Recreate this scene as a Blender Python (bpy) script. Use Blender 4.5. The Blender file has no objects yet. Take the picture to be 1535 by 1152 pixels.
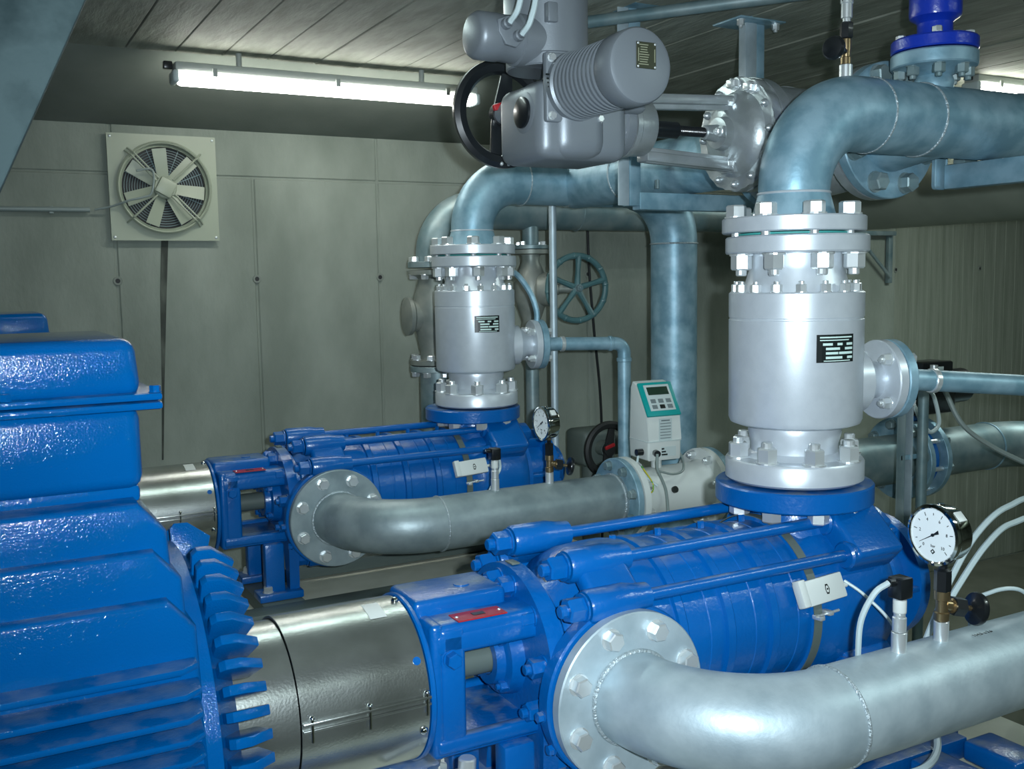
import bpy, bmesh, math, random
from mathutils import Vector, Matrix
random.seed(7)
C = bpy.context.scene.collection
PI = math.pi
H = 2.25                       # camera height above the floor; all coordinates below are relative to the lens height
V = Vector

# ------------------------------------------------------------------ camera, world, lights, exposure
cd = bpy.data.cameras.new('camera'); cam = bpy.data.objects.new('camera', cd); C.objects.link(cam)
cd.sensor_width = 36.0; cd.lens = 1510.436 / 1535 * 36.0; cd.clip_start = 0.02
R0 = ((0.87776758, 0.0641234, 0.47477601), (-0.47880308, 0.08332041, 0.87395956), (-0.01648272, 0.99445759, -0.10383844))
cam.matrix_world = Matrix([[R0[i][0], R0[i][1], -R0[i][2], (0, 0, H)[i]] for i in range(3)] + [[0, 0, 0, 1]])
bpy.context.scene.camera = cam
w = bpy.data.worlds.new('world'); bpy.context.scene.world = w; w.use_nodes = True
w.node_tree.nodes['Background'].inputs[0].default_value = (0.6, 0.75, 0.8, 1)
w.node_tree.nodes['Background'].inputs[1].default_value = 0.05
vs = bpy.context.scene.view_settings
vs.view_transform = 'Standard'; vs.look = 'None'; vs.gamma = 1.0; vs.exposure = 0.0; vs.use_curve_mapping = False

def area(name, loc, target, size, power, col, sy=None):
    l = bpy.data.lights.new(name, 'AREA'); l.energy = power; l.color = col; l.size = size
    if sy: l.shape = 'RECTANGLE'; l.size_y = sy
    o = bpy.data.objects.new(name, l); C.objects.link(o); o.location = V(loc) + V((0, 0, H))
    o.rotation_euler = (V(target) - V(loc)).to_track_quat('-Z', 'Y').to_euler(); return o
# the camera's own flash, just right of and above the lens
area('flash_light', (0.075, -0.06, 0.045), (1.75, 2.8, -0.15), 0.035, 30, (0.80, 0.93, 1.0)).data.spread = math.radians(100)
# unseen fill lights, added to brighten the camera side and the pumps
for x, y, p in ((0.9, -1.0, 5), (3.4, 0.2, 26), (5.3, 3.0, 34), (1.2, 3.0, 9)):
    area('fill_light', (x, y, 0.86), (x, y, -1), 1.4, p, (0.82, 1.0, 0.95), 0.08)

# ------------------------------------------------------------------ materials
def mat(name, col, metal=0.0, rough=0.5, col2=None, nscale=8.0, bump=0.0, bscale=60.0, dust=0.0, emit=None, coat=0.0, stretch=None, detail=6, lo=.35, hi=.65, bdist=0.01):
    m = bpy.data.materials.new(name); m.use_nodes = True; nt = m.node_tree; N = nt.nodes; L = nt.links
    b = N['Principled BSDF']; b.inputs['Metallic'].default_value = metal; b.inputs['Roughness'].default_value = rough
    b.inputs['Coat Weight'].default_value = coat; b.inputs['Coat Roughness'].default_value = 0.12
    b.inputs['Base Color'].default_value = (*col, 1)
    geo = N.new('ShaderNodeNewGeometry'); vec = geo.outputs['Position']
    if stretch:
        mp = N.new('ShaderNodeMapping'); mp.inputs['Scale'].default_value = stretch; L.new(vec, mp.inputs['Vector']); vec2 = mp.outputs[0]
    else: vec2 = vec
    cur = None
    if col2:
        n = N.new('ShaderNodeTexNoise'); n.inputs['Scale'].default_value = nscale; n.inputs['Detail'].default_value = detail; L.new(vec2, n.inputs['Vector'])
        r = N.new('ShaderNodeMapRange'); r.inputs[1].default_value = lo; r.inputs[2].default_value = hi; L.new(n.outputs['Fac'], r.inputs[0])
        mx = N.new('ShaderNodeMix'); mx.data_type = 'RGBA'; mx.inputs[6].default_value = (*col, 1); mx.inputs[7].default_value = (*col2, 1)
        L.new(r.outputs[0], mx.inputs[0]); cur = mx.outputs[2]
    if dust:
        s = N.new('ShaderNodeSeparateXYZ'); L.new(geo.outputs['Normal'], s.inputs[0])
        n = N.new('ShaderNodeTexNoise'); n.inputs['Scale'].default_value = 14; n.inputs['Detail'].default_value = 8; L.new(vec, n.inputs['Vector'])
        r = N.new('ShaderNodeMapRange'); r.inputs[1].default_value = .45; r.inputs[2].default_value = .75; L.new(n.outputs['Fac'], r.inputs[0])
        r2 = N.new('ShaderNodeMapRange'); r2.inputs[1].default_value = .8; r2.inputs[2].default_value = 1; L.new(s.outputs[2], r2.inputs[0])
        mu = N.new('ShaderNodeMath'); mu.operation = 'MULTIPLY'; L.new(r.outputs[0], mu.inputs[0]); L.new(r2.outputs[0], mu.inputs[1])
        mu2 = N.new('ShaderNodeMath'); mu2.operation = 'MULTIPLY'; L.new(mu.outputs[0], mu2.inputs[0]); mu2.inputs[1].default_value = dust
        mx = N.new('ShaderNodeMix'); mx.data_type = 'RGBA'; mx.inputs[7].default_value = (.30, .33, .30, 1)
        if cur: L.new(cur, mx.inputs[6])
        else: mx.inputs[6].default_value = (*col, 1)
        L.new(mu2.outputs[0], mx.inputs[0]); cur = mx.outputs[2]
    if cur: L.new(cur, b.inputs['Base Color'])
    if bump:
        n = N.new('ShaderNodeTexNoise'); n.inputs['Scale'].default_value = bscale; n.inputs['Detail'].default_value = 3; L.new(vec2, n.inputs['Vector'])
        bp = N.new('ShaderNodeBump'); bp.inputs['Strength'].default_value = bump; bp.inputs['Distance'].default_value = bdist
        L.new(n.outputs['Fac'], bp.inputs['Height']); L.new(bp.outputs[0], b.inputs['Normal']); L.new(bp.outputs[0], b.inputs['Coat Normal'])
    if emit:
        b.inputs['Emission Color'].default_value = (*emit[:3], 1); b.inputs['Emission Strength'].default_value = emit[3]
    return m
M = {}
M['blue'] = mat('blue_paint', (0.0, 0.105, 0.38), rough=.28, col2=(0.0, 0.09, 0.34), nscale=5, bump=.25, bscale=90, dust=.75, coat=.2, bdist=.004)
M['blue_motor'] = mat('blue_motor_paint', (0.0, 0.080, 0.275), rough=.07, col2=(0.0, 0.072, 0.25), nscale=4, bump=.6, bscale=300, dust=.25, coat=0, bdist=.0012)
M['blue_motor'].node_tree.nodes['Principled BSDF'].inputs['Specular IOR Level'].default_value = .35
M['blue_dark'] = mat('dark_blue_paint', (0.006, 0.035, 0.42), rough=.3, bump=.2, bscale=90, coat=.4, bdist=.004)
M['galv'] = mat('galvanised_steel', (0.17, 0.31, 0.39), metal=.35, rough=.45, col2=(0.29, 0.45, 0.54), nscale=14, lo=.38, hi=.62, detail=10, bump=.12, bscale=70, bdist=.004)
M['galv_grey'] = mat('grey_galvanised_steel', (0.21, 0.27, 0.29), metal=.4, rough=.46, col2=(0.33, 0.40, 0.42), nscale=10, detail=10, bump=.12, bscale=70, bdist=.004)
M['galv_bright'] = mat('bright_galvanised_steel', (0.34, 0.43, 0.48), metal=.45, rough=.5, col2=(0.54, 0.64, 0.69), nscale=13, lo=.25, hi=.75, detail=10, bump=.12, bscale=80, bdist=.004)
M['galv_dark'] = mat('weathered_galvanised_steel', (0.13, 0.21, 0.23), metal=.35, rough=.45, col2=(0.26, 0.33, 0.34), nscale=9, detail=10)
M['weld'] = mat('weld_bead', (0.40, 0.47, 0.50), metal=.5, rough=.4, bump=.6, bscale=150)
M['silver'] = mat('silver_paint', (0.60, 0.65, 0.70), metal=.4, rough=.36, col2=(0.56, 0.61, 0.66), nscale=30, bump=.05, bscale=300, bdist=.002)
M['actuator'] = mat('grey_actuator_paint', (0.19, 0.215, 0.24), metal=.3, rough=.42, bump=.12, bscale=260, bdist=.002)
M['cast'] = mat('silver_cast_iron_paint', (0.42, 0.46, 0.48), metal=.6, rough=.34, col2=(0.34, 0.38, 0.39), nscale=14, bump=.15, bscale=60, bdist=.006)
M['cast_dull'] = mat('dull_cast_iron_paint', (0.20, 0.23, 0.21), metal=.3, rough=.45, col2=(0.28, 0.30, 0.27), nscale=14)
M['zinc'] = mat('zinc_plated_steel', (0.72, 0.76, 0.77), metal=.65, rough=.3)
M['stainless'] = mat('brushed_stainless_sheet', (0.30, 0.32, 0.30), metal=.9, rough=.27, col2=(0.52, 0.55, 0.54), nscale=5, detail=5, bump=.05, bscale=200)
M['chrome'] = mat('polished_steel', (0.7, 0.72, 0.7), metal=1, rough=.08)
M['brass'] = mat('brass', (0.36, 0.27, 0.15), metal=.9, rough=.3)
M['black'] = mat('black_plastic', (0.008, 0.010, 0.012), rough=.3, coat=.3)
M['blackrub'] = mat('matt_black', (0.012, 0.014, 0.015), rough=.6)
M['teal'] = mat('teal_plastic', (0.0, 0.30, 0.29), rough=.4)
M['teal_iron'] = mat('grey_green_wheel_paint', (0.06, 0.14, 0.15), rough=.35, col2=(0.08, 0.17, 0.18), nscale=12)
M['white'] = mat('white_plastic', (0.62, 0.66, 0.64), rough=.4)
M['cream'] = mat('cream_enamel', (0.31, 0.35, 0.27), rough=.4)
M['dial'] = mat('white_dial', (0.80, 0.86, 0.88), rough=.5)
M['red'] = mat('red_paint', (0.35, 0.015, 0.02), rough=.4)
M['plate'] = mat('black_plate', (0.006, 0.010, 0.010), rough=.4)
M['plate_text'] = mat('plate_lettering', (0.55, 0.72, 0.68), rough=.5)
M['plate_bronze'] = mat('dark_etched_plate', (0.045, 0.05, 0.03), rough=.4, metal=.4)
M['plate_etch'] = mat('etched_lettering', (0.24, 0.25, 0.17), rough=.5)
M['cable'] = mat('pale_grey_cable', (0.50, 0.60, 0.62), rough=.4)
M['cable_grey'] = mat('grey_cable', (0.22, 0.27, 0.26), rough=.4)
M['green_yellow'] = mat('green_yellow_wire', (0.05, 0.30, 0.05), rough=.4, col2=(0.5, 0.45, 0.03), nscale=60, lo=.49, hi=.51)
M['lcd'] = mat('lcd_glass', (0.02, 0.045, 0.03), rough=.2)
M['key'] = mat('grey_key', (0.16, 0.20, 0.21), rough=.4)
M['panel'] = mat('pale_keypad', (0.5, 0.58, 0.58), rough=.4)
M['diffuser'] = mat('lit_tube_diffuser', (.9, .95, .9), rough=.3, emit=(1.0, 1.0, .93, 18))
M['gasket'] = mat('teal_gasket', (0.05, 0.32, 0.30), rough=.6)
M['housing'] = mat('grey_luminaire_housing', (0.38, 0.41, 0.38), rough=.5)
M['conc'] = mat('wall_concrete', (0.18, 0.21, 0.177), rough=.85, col2=(0.27, 0.305, 0.263), nscale=2.6, detail=14, bump=.3, bscale=45, lo=.36, hi=.64, stretch=(1, 1, .5))
M['conc_board'] = mat('board_marked_concrete', (0.17, 0.195, 0.155), rough=.85, col2=(0.26, 0.29, 0.24), nscale=4, detail=10, bump=.4, bscale=30, lo=.3, hi=.7, stretch=(7, 7, .35))
M['conc_ceil'] = mat('ceiling_concrete', (0.20, 0.215, 0.175), rough=.7, col2=(0.30, 0.315, 0.265), nscale=5, detail=12, bump=.4, bscale=18, lo=.38, hi=.62, stretch=(3, .7, 1))
M['conc_smooth'] = mat('dark_smooth_concrete', (0.16, 0.185, 0.16), rough=.75, col2=(0.21, 0.235, 0.205), nscale=3, detail=8)
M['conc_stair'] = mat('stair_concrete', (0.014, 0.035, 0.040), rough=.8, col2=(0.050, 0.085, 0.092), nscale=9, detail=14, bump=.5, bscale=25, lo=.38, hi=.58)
M['stain'] = mat('dark_stain', (0.035, 0.042, 0.035), rough=.8, col2=(0.12, 0.14, 0.115), nscale=14, stretch=(1, 1, .3), lo=.5, hi=.75)
M['plinth'] = mat('screed_concrete', (0.58, 0.60, 0.48), rough=.8, col2=(0.68, 0.70, 0.58), nscale=6, detail=10)
M['floor'] = mat('floor_concrete', (0.11, 0.12, 0.09), rough=.8, col2=(0.15, 0.16, 0.125), nscale=4, detail=10)
M['baseplate'] = mat('grey_green_steel_plate', (0.10, 0.13, 0.12), rough=.5)
M['header'] = mat('dull_header_pipe', (0.24, 0.27, 0.22), metal=.2, rough=.45, col2=(0.30, 0.33, 0.27), nscale=4, detail=10)

# ------------------------------------------------------------------ mesh helpers
def basis(ax):
    w_ = V(ax).normalized(); a = V((0, 0, 1)) if abs(w_.z) < .9 else V((0, 1, 0))
    u = a.cross(w_).normalized(); return u, w_.cross(u).normalized(), w_
class MB:
    def __init__(s): s.bm = bmesh.new()
    def _box(s, c, size, bev=0, R=None, seg=2, taper=None):
        vs_ = []
        for dx in (-.5, .5):
            for dy in (-.5, .5):
                for dz in (-.5, .5):
                    k = (taper if (taper and dz > 0) else 1)
                    p = V((dx * size[0] * k, dy * size[1] * k, dz * size[2]))
                    if R: p = R @ p
                    vs_.append(s.bm.verts.new(V(c) + p))
        fs = []
        for q in ((0, 1, 3, 2), (4, 6, 7, 5), (0, 4, 5, 1), (2, 3, 7, 6), (0, 2, 6, 4), (1, 5, 7, 3)):
            fs.append(s.bm.faces.new([vs_[i] for i in q]))
        if bev:
            es = list({e for f in fs for e in f.edges})
            bmesh.ops.bevel(s.bm, geom=es, offset=bev, segments=seg, affect='EDGES', profile=.5)
        return s
    def box(s, c, size, bev=0, R=None, seg=2, taper=None): return s._box(c, size, bev, R, seg, taper)
    def lathe(s, o, ax, prof, seg=32, closed=False, phase=0.0):
        u, v, w_ = basis(ax); o = V(o); rings = []
        for (r, t) in prof:
            if r < 1e-6: rings.append([s.bm.verts.new(o + w_ * t)])
            else: rings.append([s.bm.verts.new(o + w_ * t + (u * math.cos(2 * PI * i / seg + phase) + v * math.sin(2 * PI * i / seg + phase)) * r) for i in range(seg)])
        idx = list(range(len(rings) - 1)); pairs = [(rings[i], rings[i + 1]) for i in idx]
        if closed: pairs.append((rings[-1], rings[0]))
        for a, b in pairs:
            for i in range(seg):
                j = (i + 1) % seg
                if len(a) == 1 and len(b) == 1: continue
                if len(a) == 1: s.bm.faces.new((a[0], b[i], b[j]))
                elif len(b) == 1: s.bm.faces.new((a[i], b[0], a[j]))
                else: s.bm.faces.new((a[i], b[i], b[j], a[j]))
        if not closed:
            if len(rings[0]) > 1: s.bm.faces.new(rings[0][::-1])
            if len(rings[-1]) > 1: s.bm.faces.new(rings[-1])
        return s
    def cyl(s, p0, p1, r0, r1=None, seg=32, bev=0):
        r1 = r0 if r1 is None else r1; d = V(p1) - V(p0); Lg = d.length
        pr = [(r0, 0), (r1, Lg)] if not bev else [(r0 - bev, 0), (r0, bev), (r1, Lg - bev), (r1 - bev, Lg)]
        return s.lathe(p0, d, pr, seg)
    def ring(s, c, ax, Rr, r, seg=48, s2=10, arc=None):
        return s.lathe(c, ax, [(Rr + r * math.cos(2 * PI * k / s2), r * math.sin(2 * PI * k / s2)) for k in range(s2)], seg, closed=True)
    def annulus(s, p0, p1, ri, ro, seg=48, bev=.002):
        d = V(p1) - V(p0); Lg = d.length
        return s.lathe(p0, d, [(ri, 0), (ro - bev, 0), (ro, bev), (ro, Lg - bev), (ro - bev, Lg), (ri, Lg)], seg, closed=True)
    def tube(s, pts, r, seg=12, closed=False):
        pts = [V(p) for p in pts]; n = len(pts); prev = None; rings = []
        for i, p in enumerate(pts):
            t = (pts[min(i + 1, n - 1)] - pts[max(i - 1, 0)]).normalized()
            if prev is None: u, v, _ = basis(t)
            else:
                u = (prev - t * prev.dot(t)).normalized(); v = t.cross(u)
            prev = u; rr = r[i] if isinstance(r, (list, tuple)) else r
            rings.append([s.bm.verts.new(p + (u * math.cos(2 * PI * k / seg) + v * math.sin(2 * PI * k / seg)) * rr) for k in range(seg)])
        for a, b in zip(rings[:-1], rings[1:]):
            for k in range(seg): j = (k + 1) % seg; s.bm.faces.new((a[k], a[j], b[j], b[k]))
        s.bm.faces.new(rings[0][::-1]); s.bm.faces.new(rings[-1]); return s
    def prism(s, pts, o, u, v, h, bev=0, seg=2):
        u = V(u); v = V(v); w_ = V(h); o = V(o)
        a = [s.bm.verts.new(o + u * x + v * y) for x, y in pts]; b = [s.bm.verts.new(o + u * x + v * y + w_) for x, y in pts]
        fs = [s.bm.faces.new(a[::-1]), s.bm.faces.new(b)]; n = len(a)
        for i in range(n): j = (i + 1) % n; fs.append(s.bm.faces.new((a[i], a[j], b[j], b[i])))
        if bev:
            es = list({e for f in fs[:2] for e in f.edges})
            bmesh.ops.bevel(s.bm, geom=es, offset=bev, segments=seg, affect='EDGES', profile=.5)
        return s
    def sphere(s, c, r, sz=(1, 1, 1), seg=24, rings=12):
        prof = [(r * math.sin(PI * i / rings), -r * math.cos(PI * i / rings)) for i in range(rings + 1)]
        prof[0] = (0, -r); prof[-1] = (0, r)
        n0 = len(s.bm.verts); s.lathe((0, 0, 0), (0, 0, 1), prof, seg); s.bm.verts.ensure_lookup_table()
        for i in range(n0, len(s.bm.verts)):
            q = s.bm.verts[i].co; s.bm.verts[i].co = V(c) + V((q.x * sz[0], q.y * sz[1], q.z * sz[2]))
        return s
    def mesh(s, name, m, off=V((0, 0, 0)), ang=.6):
        bm = s.bm; bmesh.ops.recalc_face_normals(bm, faces=bm.faces)
        for v in bm.verts: v.co -= off
        for f in bm.faces: f.smooth = True
        for e in bm.edges:
            if len(e.link_faces) == 2 and e.calc_face_angle(0) > ang: e.smooth = False
        me = bpy.data.meshes.new(name); bm.to_mesh(me); bm.free(); me.materials.append(m if not isinstance(m, str) else M[m]); return me
    def build(s, name, m, parent=None, label=None, kind=None, ang=.6):
        off = wloc(parent) if parent else V((0, 0, 0))
        me = s.mesh(name, m, off, ang); o = bpy.data.objects.new(name, me); C.objects.link(o)
        if parent: o.parent = parent
        else:
            # origin at the base of the thing
            xs = [v.co for v in me.vertices]; c = V(((min(p.x for p in xs) + max(p.x for p in xs)) / 2, (min(p.y for p in xs) + max(p.y for p in xs)) / 2, min(p.z for p in xs)))
            for v in me.vertices: v.co -= c
            o.location = c + V((0, 0, H))
        if label: o['label'] = label
        if kind: o['kind'] = kind
        return o
def wloc(o):        # location in lens-height coordinates
    p = V((0, 0, 0)); q = o
    while q: p += q.location; q = q.parent
    return p - V((0, 0, H))
def thing(name, label, cat, loc, group=None):
    o = bpy.data.objects.new(name, None); C.objects.link(o); o.empty_display_size = .05
    o.location = V(loc) + V((0, 0, H)); o['label'] = label; o['category'] = cat
    if group: o['group'] = group
    return o
def tag(o, label, cat, group=None):
    o['label'] = label; o['category'] = cat
    if group: o['group'] = group
    return o
def struct(name, mb, m):
    o = mb.build(name, m); o['kind'] = 'structure'; return o
def copy_tree(o, parent=None):
    c = o.copy(); C.objects.link(c)
    if parent: c.parent = parent
    for ch in [k for k in KIDS(o)]: copy_tree(ch, c)
    return c
def KIDS(o): return list(o.children)
def dup(o, d, label, group=None, name=None):
    c = copy_tree(o); c.location = o.location + V(d); c['label'] = label
    if group: c['group'] = group
    return c
# fasteners, unit across-flats = 1, shared meshes, axis +Z, seat at z = 0
def proto_head(m):
    b = MB(); b.lathe((0, 0, 0), (0, 0, 1), [(.66, 0), (.66, .09)], 20); r = .5 / math.cos(PI / 6)
    b.lathe((0, 0, .09), (0, 0, 1), [(r, 0), (r, .55), (r * .86, .63)], 6); return b.mesh('bolt_mesh', m, ang=.3)
def proto_nut(m):
    b = MB(); b.lathe((0, 0, 0), (0, 0, 1), [(.66, 0), (.66, .09)], 20); r = .5 / math.cos(PI / 6)
    b.lathe((0, 0, .09), (0, 0, 1), [(r, 0), (r, .72), (r * .86, .80)], 6)
    b.lathe((0, 0, .8), (0, 0, 1), [(.30, 0), (.30, .36), (.24, .42)], 12); return b.mesh('nut_mesh', m, ang=.3)
PR = {}
for k in ('zinc', 'blue', 'cast', 'blue_motor', 'galv_dark', 'actuator', 'cast_dull', 'blackrub'): PR[('head', k)] = proto_head(k); PR[('nut', k)] = proto_nut(k)
def fast(kind, m, parent, p, ax, af, spin=None, name=None):
    o = bpy.data.objects.new(name or ('hex_bolt' if kind == 'head' else 'hex_nut'), PR[(kind, m)]); C.objects.link(o); o.parent = parent
    o.location = V(p) - wloc(parent)
    q = V((0, 0, 1)).rotation_difference(V(ax).normalized())
    sp = random.uniform(0, 1.05) if spin is None else spin
    o.rotation_mode = 'QUATERNION'; o.rotation_quaternion = q @ Matrix.Rotation(sp, 3, 'Z').to_quaternion()
    o.scale = (af, af, af); return o
def bolt_circle(parent, c, ax, R, n, af, kind='head', m='zinc', phase=0.0, only=None, spin=None):
    u, v, w_ = basis(ax)
    for i in range(n):
        a = 2 * PI * i / n + phase; p = V(c) + (u * math.cos(a) + v * math.sin(a)) * R
        if only and not only(p): continue
        fast(kind, m, parent, p, ax, af, spin)
def fillet(pts, R, n=12):
    pts = [V(p) for p in pts]; out = [pts[0]]
    for i in range(1, len(pts) - 1):
        a = (pts[i - 1] - pts[i]).normalized(); b = (pts[i + 1] - pts[i]).normalized()
        r = R[i - 1] if isinstance(R, (list, tuple)) else R
        th = a.angle(b); d = r / math.tan(th / 2); c = pts[i] + (a + b).normalized() * (r / math.sin(th / 2))
        p0 = pts[i] + a * d - c; p1 = pts[i] + b * d - c; ang = p0.angle(p1)
        for k in range(n + 1):
            t = k / n; out.append(c + (p0 * math.sin((1 - t) * ang) + p1 * math.sin(t * ang)) / math.sin(ang))
    out.append(pts[-1]); return out
def smooth_path(pts, n=8):
    pts = [V(p) for p in pts]; out = []
    P_ = [pts[0] * 2 - pts[1]] + pts + [pts[-1] * 2 - pts[-2]]
    for i in range(1, len(P_) - 2):
        for k in range(n):
            t = k / n; a, b, c, d = P_[i - 1:i + 3]
            out.append(.5 * ((2 * b) + (c - a) * t + (2 * a - 5 * b + 4 * c - d) * t * t + (3 * b - a - 3 * c + d) * t ** 3))
    out.append(pts[-1]); return out
def cable(name, pts, r, m, label=None, cat='cable', parent=None, n=8, group=None):
    o = MB().tube(smooth_path(pts, n), r, 8).build(name, m, parent)
    if not parent: tag(o, label, cat, group)
    return o
def text_on(parent, txt, c, right, up, size, m, depth=.0006, name='lettering'):
    cu = bpy.data.curves.new('txt', 'FONT'); cu.body = txt; cu.size = size; cu.align_x = 'CENTER'; cu.align_y = 'CENTER'; cu.extrude = depth; cu.resolution_u = 2
    t = bpy.data.objects.new('txt', cu); C.objects.link(t); bpy.context.view_layer.update()
    me = bpy.data.meshes.new_from_object(t); bpy.data.objects.remove(t); me.name = 'lettering'; me.materials.clear(); me.materials.append(M[m])
    r = V(right).normalized(); u = V(up).normalized(); n_ = r.cross(u)
    me.transform(Matrix(((r.x, u.x, n_.x, 0), (r.y, u.y, n_.y, 0), (r.z, u.z, n_.z, 0), (0, 0, 0, 1))))
    o = bpy.data.objects.new(name, me); C.objects.link(o); o.parent = parent; o.location = V(c) - wloc(parent); return o

ZC = 0.95; YW = 5.0; FL = -H
# ------------------------------------------------------------------ room
struct('floor', MB().box((3.0, 1.6, FL - .1), (12, 8, .2)), 'floor')
o = struct('ceiling', MB().box((3.0, 1.2, ZC + .17), (12, 7.4, .3)), 'conc_smooth')
bm_ = {}
x = -1.6; i = 0
while x < 8.5:
    wd = random.choice((.13, .19, .21, .25))
    MB().box((x + wd / 2, 1.45, ZC + .008 + random.uniform(0, .006)), (wd - .006, 5.84, .03), .002, seg=1).build('ceiling_board', 'conc_ceil', o)
    x += wd
MB().prism([(4.37, ZC), (4.38, ZC + .3), (5.05, ZC + .3), (5.05, .735), (5.0, .735)], (-3, 0, 0), (0, 1, 0), (0, 0, 1), (12, 0, 0)).build('trim_1', 'conc_smooth')['kind'] = 'structure'
wb = struct('wall_back', MB().box((3.0, YW + .111, -.65), (12, .2, 3.2)), 'conc')
PX0, PP = .645, .6475
for k in range(-5, 8):
    x0 = PX0 + PP * k
    MB().box((x0 + PP / 2, YW + .012, (-2.25 + .515) / 2), (PP - .011, .016, .515 + 2.25 - .008), .005, seg=1).build('concrete_panel', 'conc', wb)
for k in range(-3, 4):
    MB().box((PX0 + PP * (k * 2) + PP * 1, YW + .012, .63), (PP * 2 - .010, .016, .222), .005, seg=1).build('concrete_panel', 'conc', wb)
x = PX0 + PP * 8
while x < 9:
    MB().box((x + .06, YW + .012 + random.uniform(0, .003), -.755), (.118, .016, 2.97), .003, seg=1).build('concrete_board', 'conc_board', wb)
    x += .12
for k in list(range(-1, 8)) + [8, 9.4]:
    xx = PX0 + PP * k
    h = MB().annulus((xx, YW - .001, .022), (xx, YW + .006, .022), .011, .021, 24, .002).build('tie_hole', 'conc_smooth', wb)
    MB().cyl((xx, YW + .001, .022), (xx, YW + .006, .022), .0115, seg=16).build('plug', 'blackrub', h)
for k in (8, 9.75, 11):
    h = MB().annulus((PX0 + PP * k, YW - .001, -1.92), (PX0 + PP * k, YW + .006, -1.92), .011, .021, 24, .002).build('tie_hole', 'conc_smooth', wb)
    MB().cyl((PX0 + PP * k, YW + .001, -1.92), (PX0 + PP * k, YW + .006, -1.92), .0115, seg=16).build('plug', 'blackrub', h)
MB().prism([(-.012, 0), (-.016, -.25), (-.006, -.7), (-.004, -1.05), (.004, -1.05), (.006, -.7), (.014, -.25), (.02, 0)], (.86, YW + .0015, .215), (1, 0, 0), (.055, 0, 1), (0, .003, 0)).build('stain', 'stain', wb)
struct('wall_left', MB().box((-2.0, 1.6, -.65), (.2, 8, 3.3)), 'conc')
struct('wall_right', MB().box((8.9, 1.6, -.65), (.2, 8, 3.3)), 'conc')
struct('wall_front', MB().box((3.0, -2.2, -.65), (12, .2, 3.3)), 'conc')

# staircase slab crossing the upper left corner, rising to the right above the lens
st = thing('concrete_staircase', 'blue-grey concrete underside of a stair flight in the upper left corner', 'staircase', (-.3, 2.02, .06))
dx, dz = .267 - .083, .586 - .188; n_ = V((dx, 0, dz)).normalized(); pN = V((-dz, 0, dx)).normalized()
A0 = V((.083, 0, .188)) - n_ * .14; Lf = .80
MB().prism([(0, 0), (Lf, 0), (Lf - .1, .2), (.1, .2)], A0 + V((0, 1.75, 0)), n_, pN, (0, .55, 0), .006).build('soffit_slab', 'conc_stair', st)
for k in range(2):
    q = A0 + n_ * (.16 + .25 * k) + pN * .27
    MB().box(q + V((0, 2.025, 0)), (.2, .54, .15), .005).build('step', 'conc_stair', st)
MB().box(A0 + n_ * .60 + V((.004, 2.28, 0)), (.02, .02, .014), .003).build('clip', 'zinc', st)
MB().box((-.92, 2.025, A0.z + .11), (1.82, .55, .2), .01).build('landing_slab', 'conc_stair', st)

# plinths
for yy, lab in ((1.963, 'pale concrete plinth under the front pump'), (3.883, 'pale concrete plinth with a joint line under the rear pump')):
    p = thing('machine_plinth', lab, 'plinth', (1.2, yy, -2.25))
    y1 = 3.38 if yy > 3 else yy - .50; y2 = yy + .5
    MB().box((.5, (y1 + .33 + y2) / 2, -1.755), (4.1, y2 - y1 - .33 - .006, .988), .01).build('slab', 'plinth', p)
    MB().box((.5, y1 + .163, -1.759), (4.1, .326, .98), .01).build('slab', 'plinth', p)

# ------------------------------------------------------------------ electric fan, luminaires, conduit on the back wall
fx, fz = .868, .450; FY = YW - .01
fan = thing('wall_fan', 'cream square wall extractor fan with seven blades high on the back wall', 'fan', (fx, FY, fz - .245))
sq = .243
plate = MB(); seg = 48
vo = []
def square_ring(mb, y0, y1, rin, half):
    n = 48; ins = []; outs = []
    for yy in (y0, y1):
        a = []; b = []
        for k in range(n):
            t = 2 * PI * k / n + PI / n * 0; cx_, cz_ = math.cos(t), math.sin(t); m_ = max(abs(cx_), abs(cz_))
            a.append(mb.bm.verts.new((fx + cx_ * rin, yy, fz + cz_ * rin))); b.append(mb.bm.verts.new((fx + cx_ / m_ * half, yy, fz + cz_ / m_ * half)))
        ins.append(a); outs.append(b)
    for k in range(n):
        j = (k + 1) % n
        mb.bm.faces.new((ins[0][k], ins[0][j], outs[0][j], outs[0][k])); mb.bm.faces.new((ins[1][k], outs[1][k], outs[1][j], ins[1][j]))
        mb.bm.faces.new((outs[0][k], outs[0][j], outs[1][j], outs[1][k])); mb.bm.faces.new((ins[0][k], ins[1][k], ins[1][j], ins[0][j]))
square_ring(plate, FY - .022, FY - .006, .197, sq); plate.build('mounting_plate', 'cream', fan, ang=.5)
MB().lathe((fx, FY - .055, fz), (0, 1, 0), [(.206, 0), (.214, .008), (.207, .03), (.197, .035), (.188, .03), (.188, .052), (.196, .052), (.2, .02), (.2, .004)], 64, closed=True).build('inlet_ring', 'cream', fan)
MB().cyl((fx, FY - .002, fz), (fx, FY + .003, fz), .19, seg=48).build('duct_opening', 'blackrub', fan)
g = MB()
for r in [.05 + .0115 * k for k in range(12)]: g.ring((fx, FY - .013, fz), (0, 1, 0), r, .0013, 48, 5)
for k in range(8):
    a = k * PI / 4 + .39; g.tube([(fx + math.cos(a) * .04, FY - .013, fz + math.sin(a) * .04), (fx + math.cos(a) * .19, FY - .013, fz + math.sin(a) * .19)], .0018, 5)
g.build('guard_grille', 'galv_dark', fan)
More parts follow.
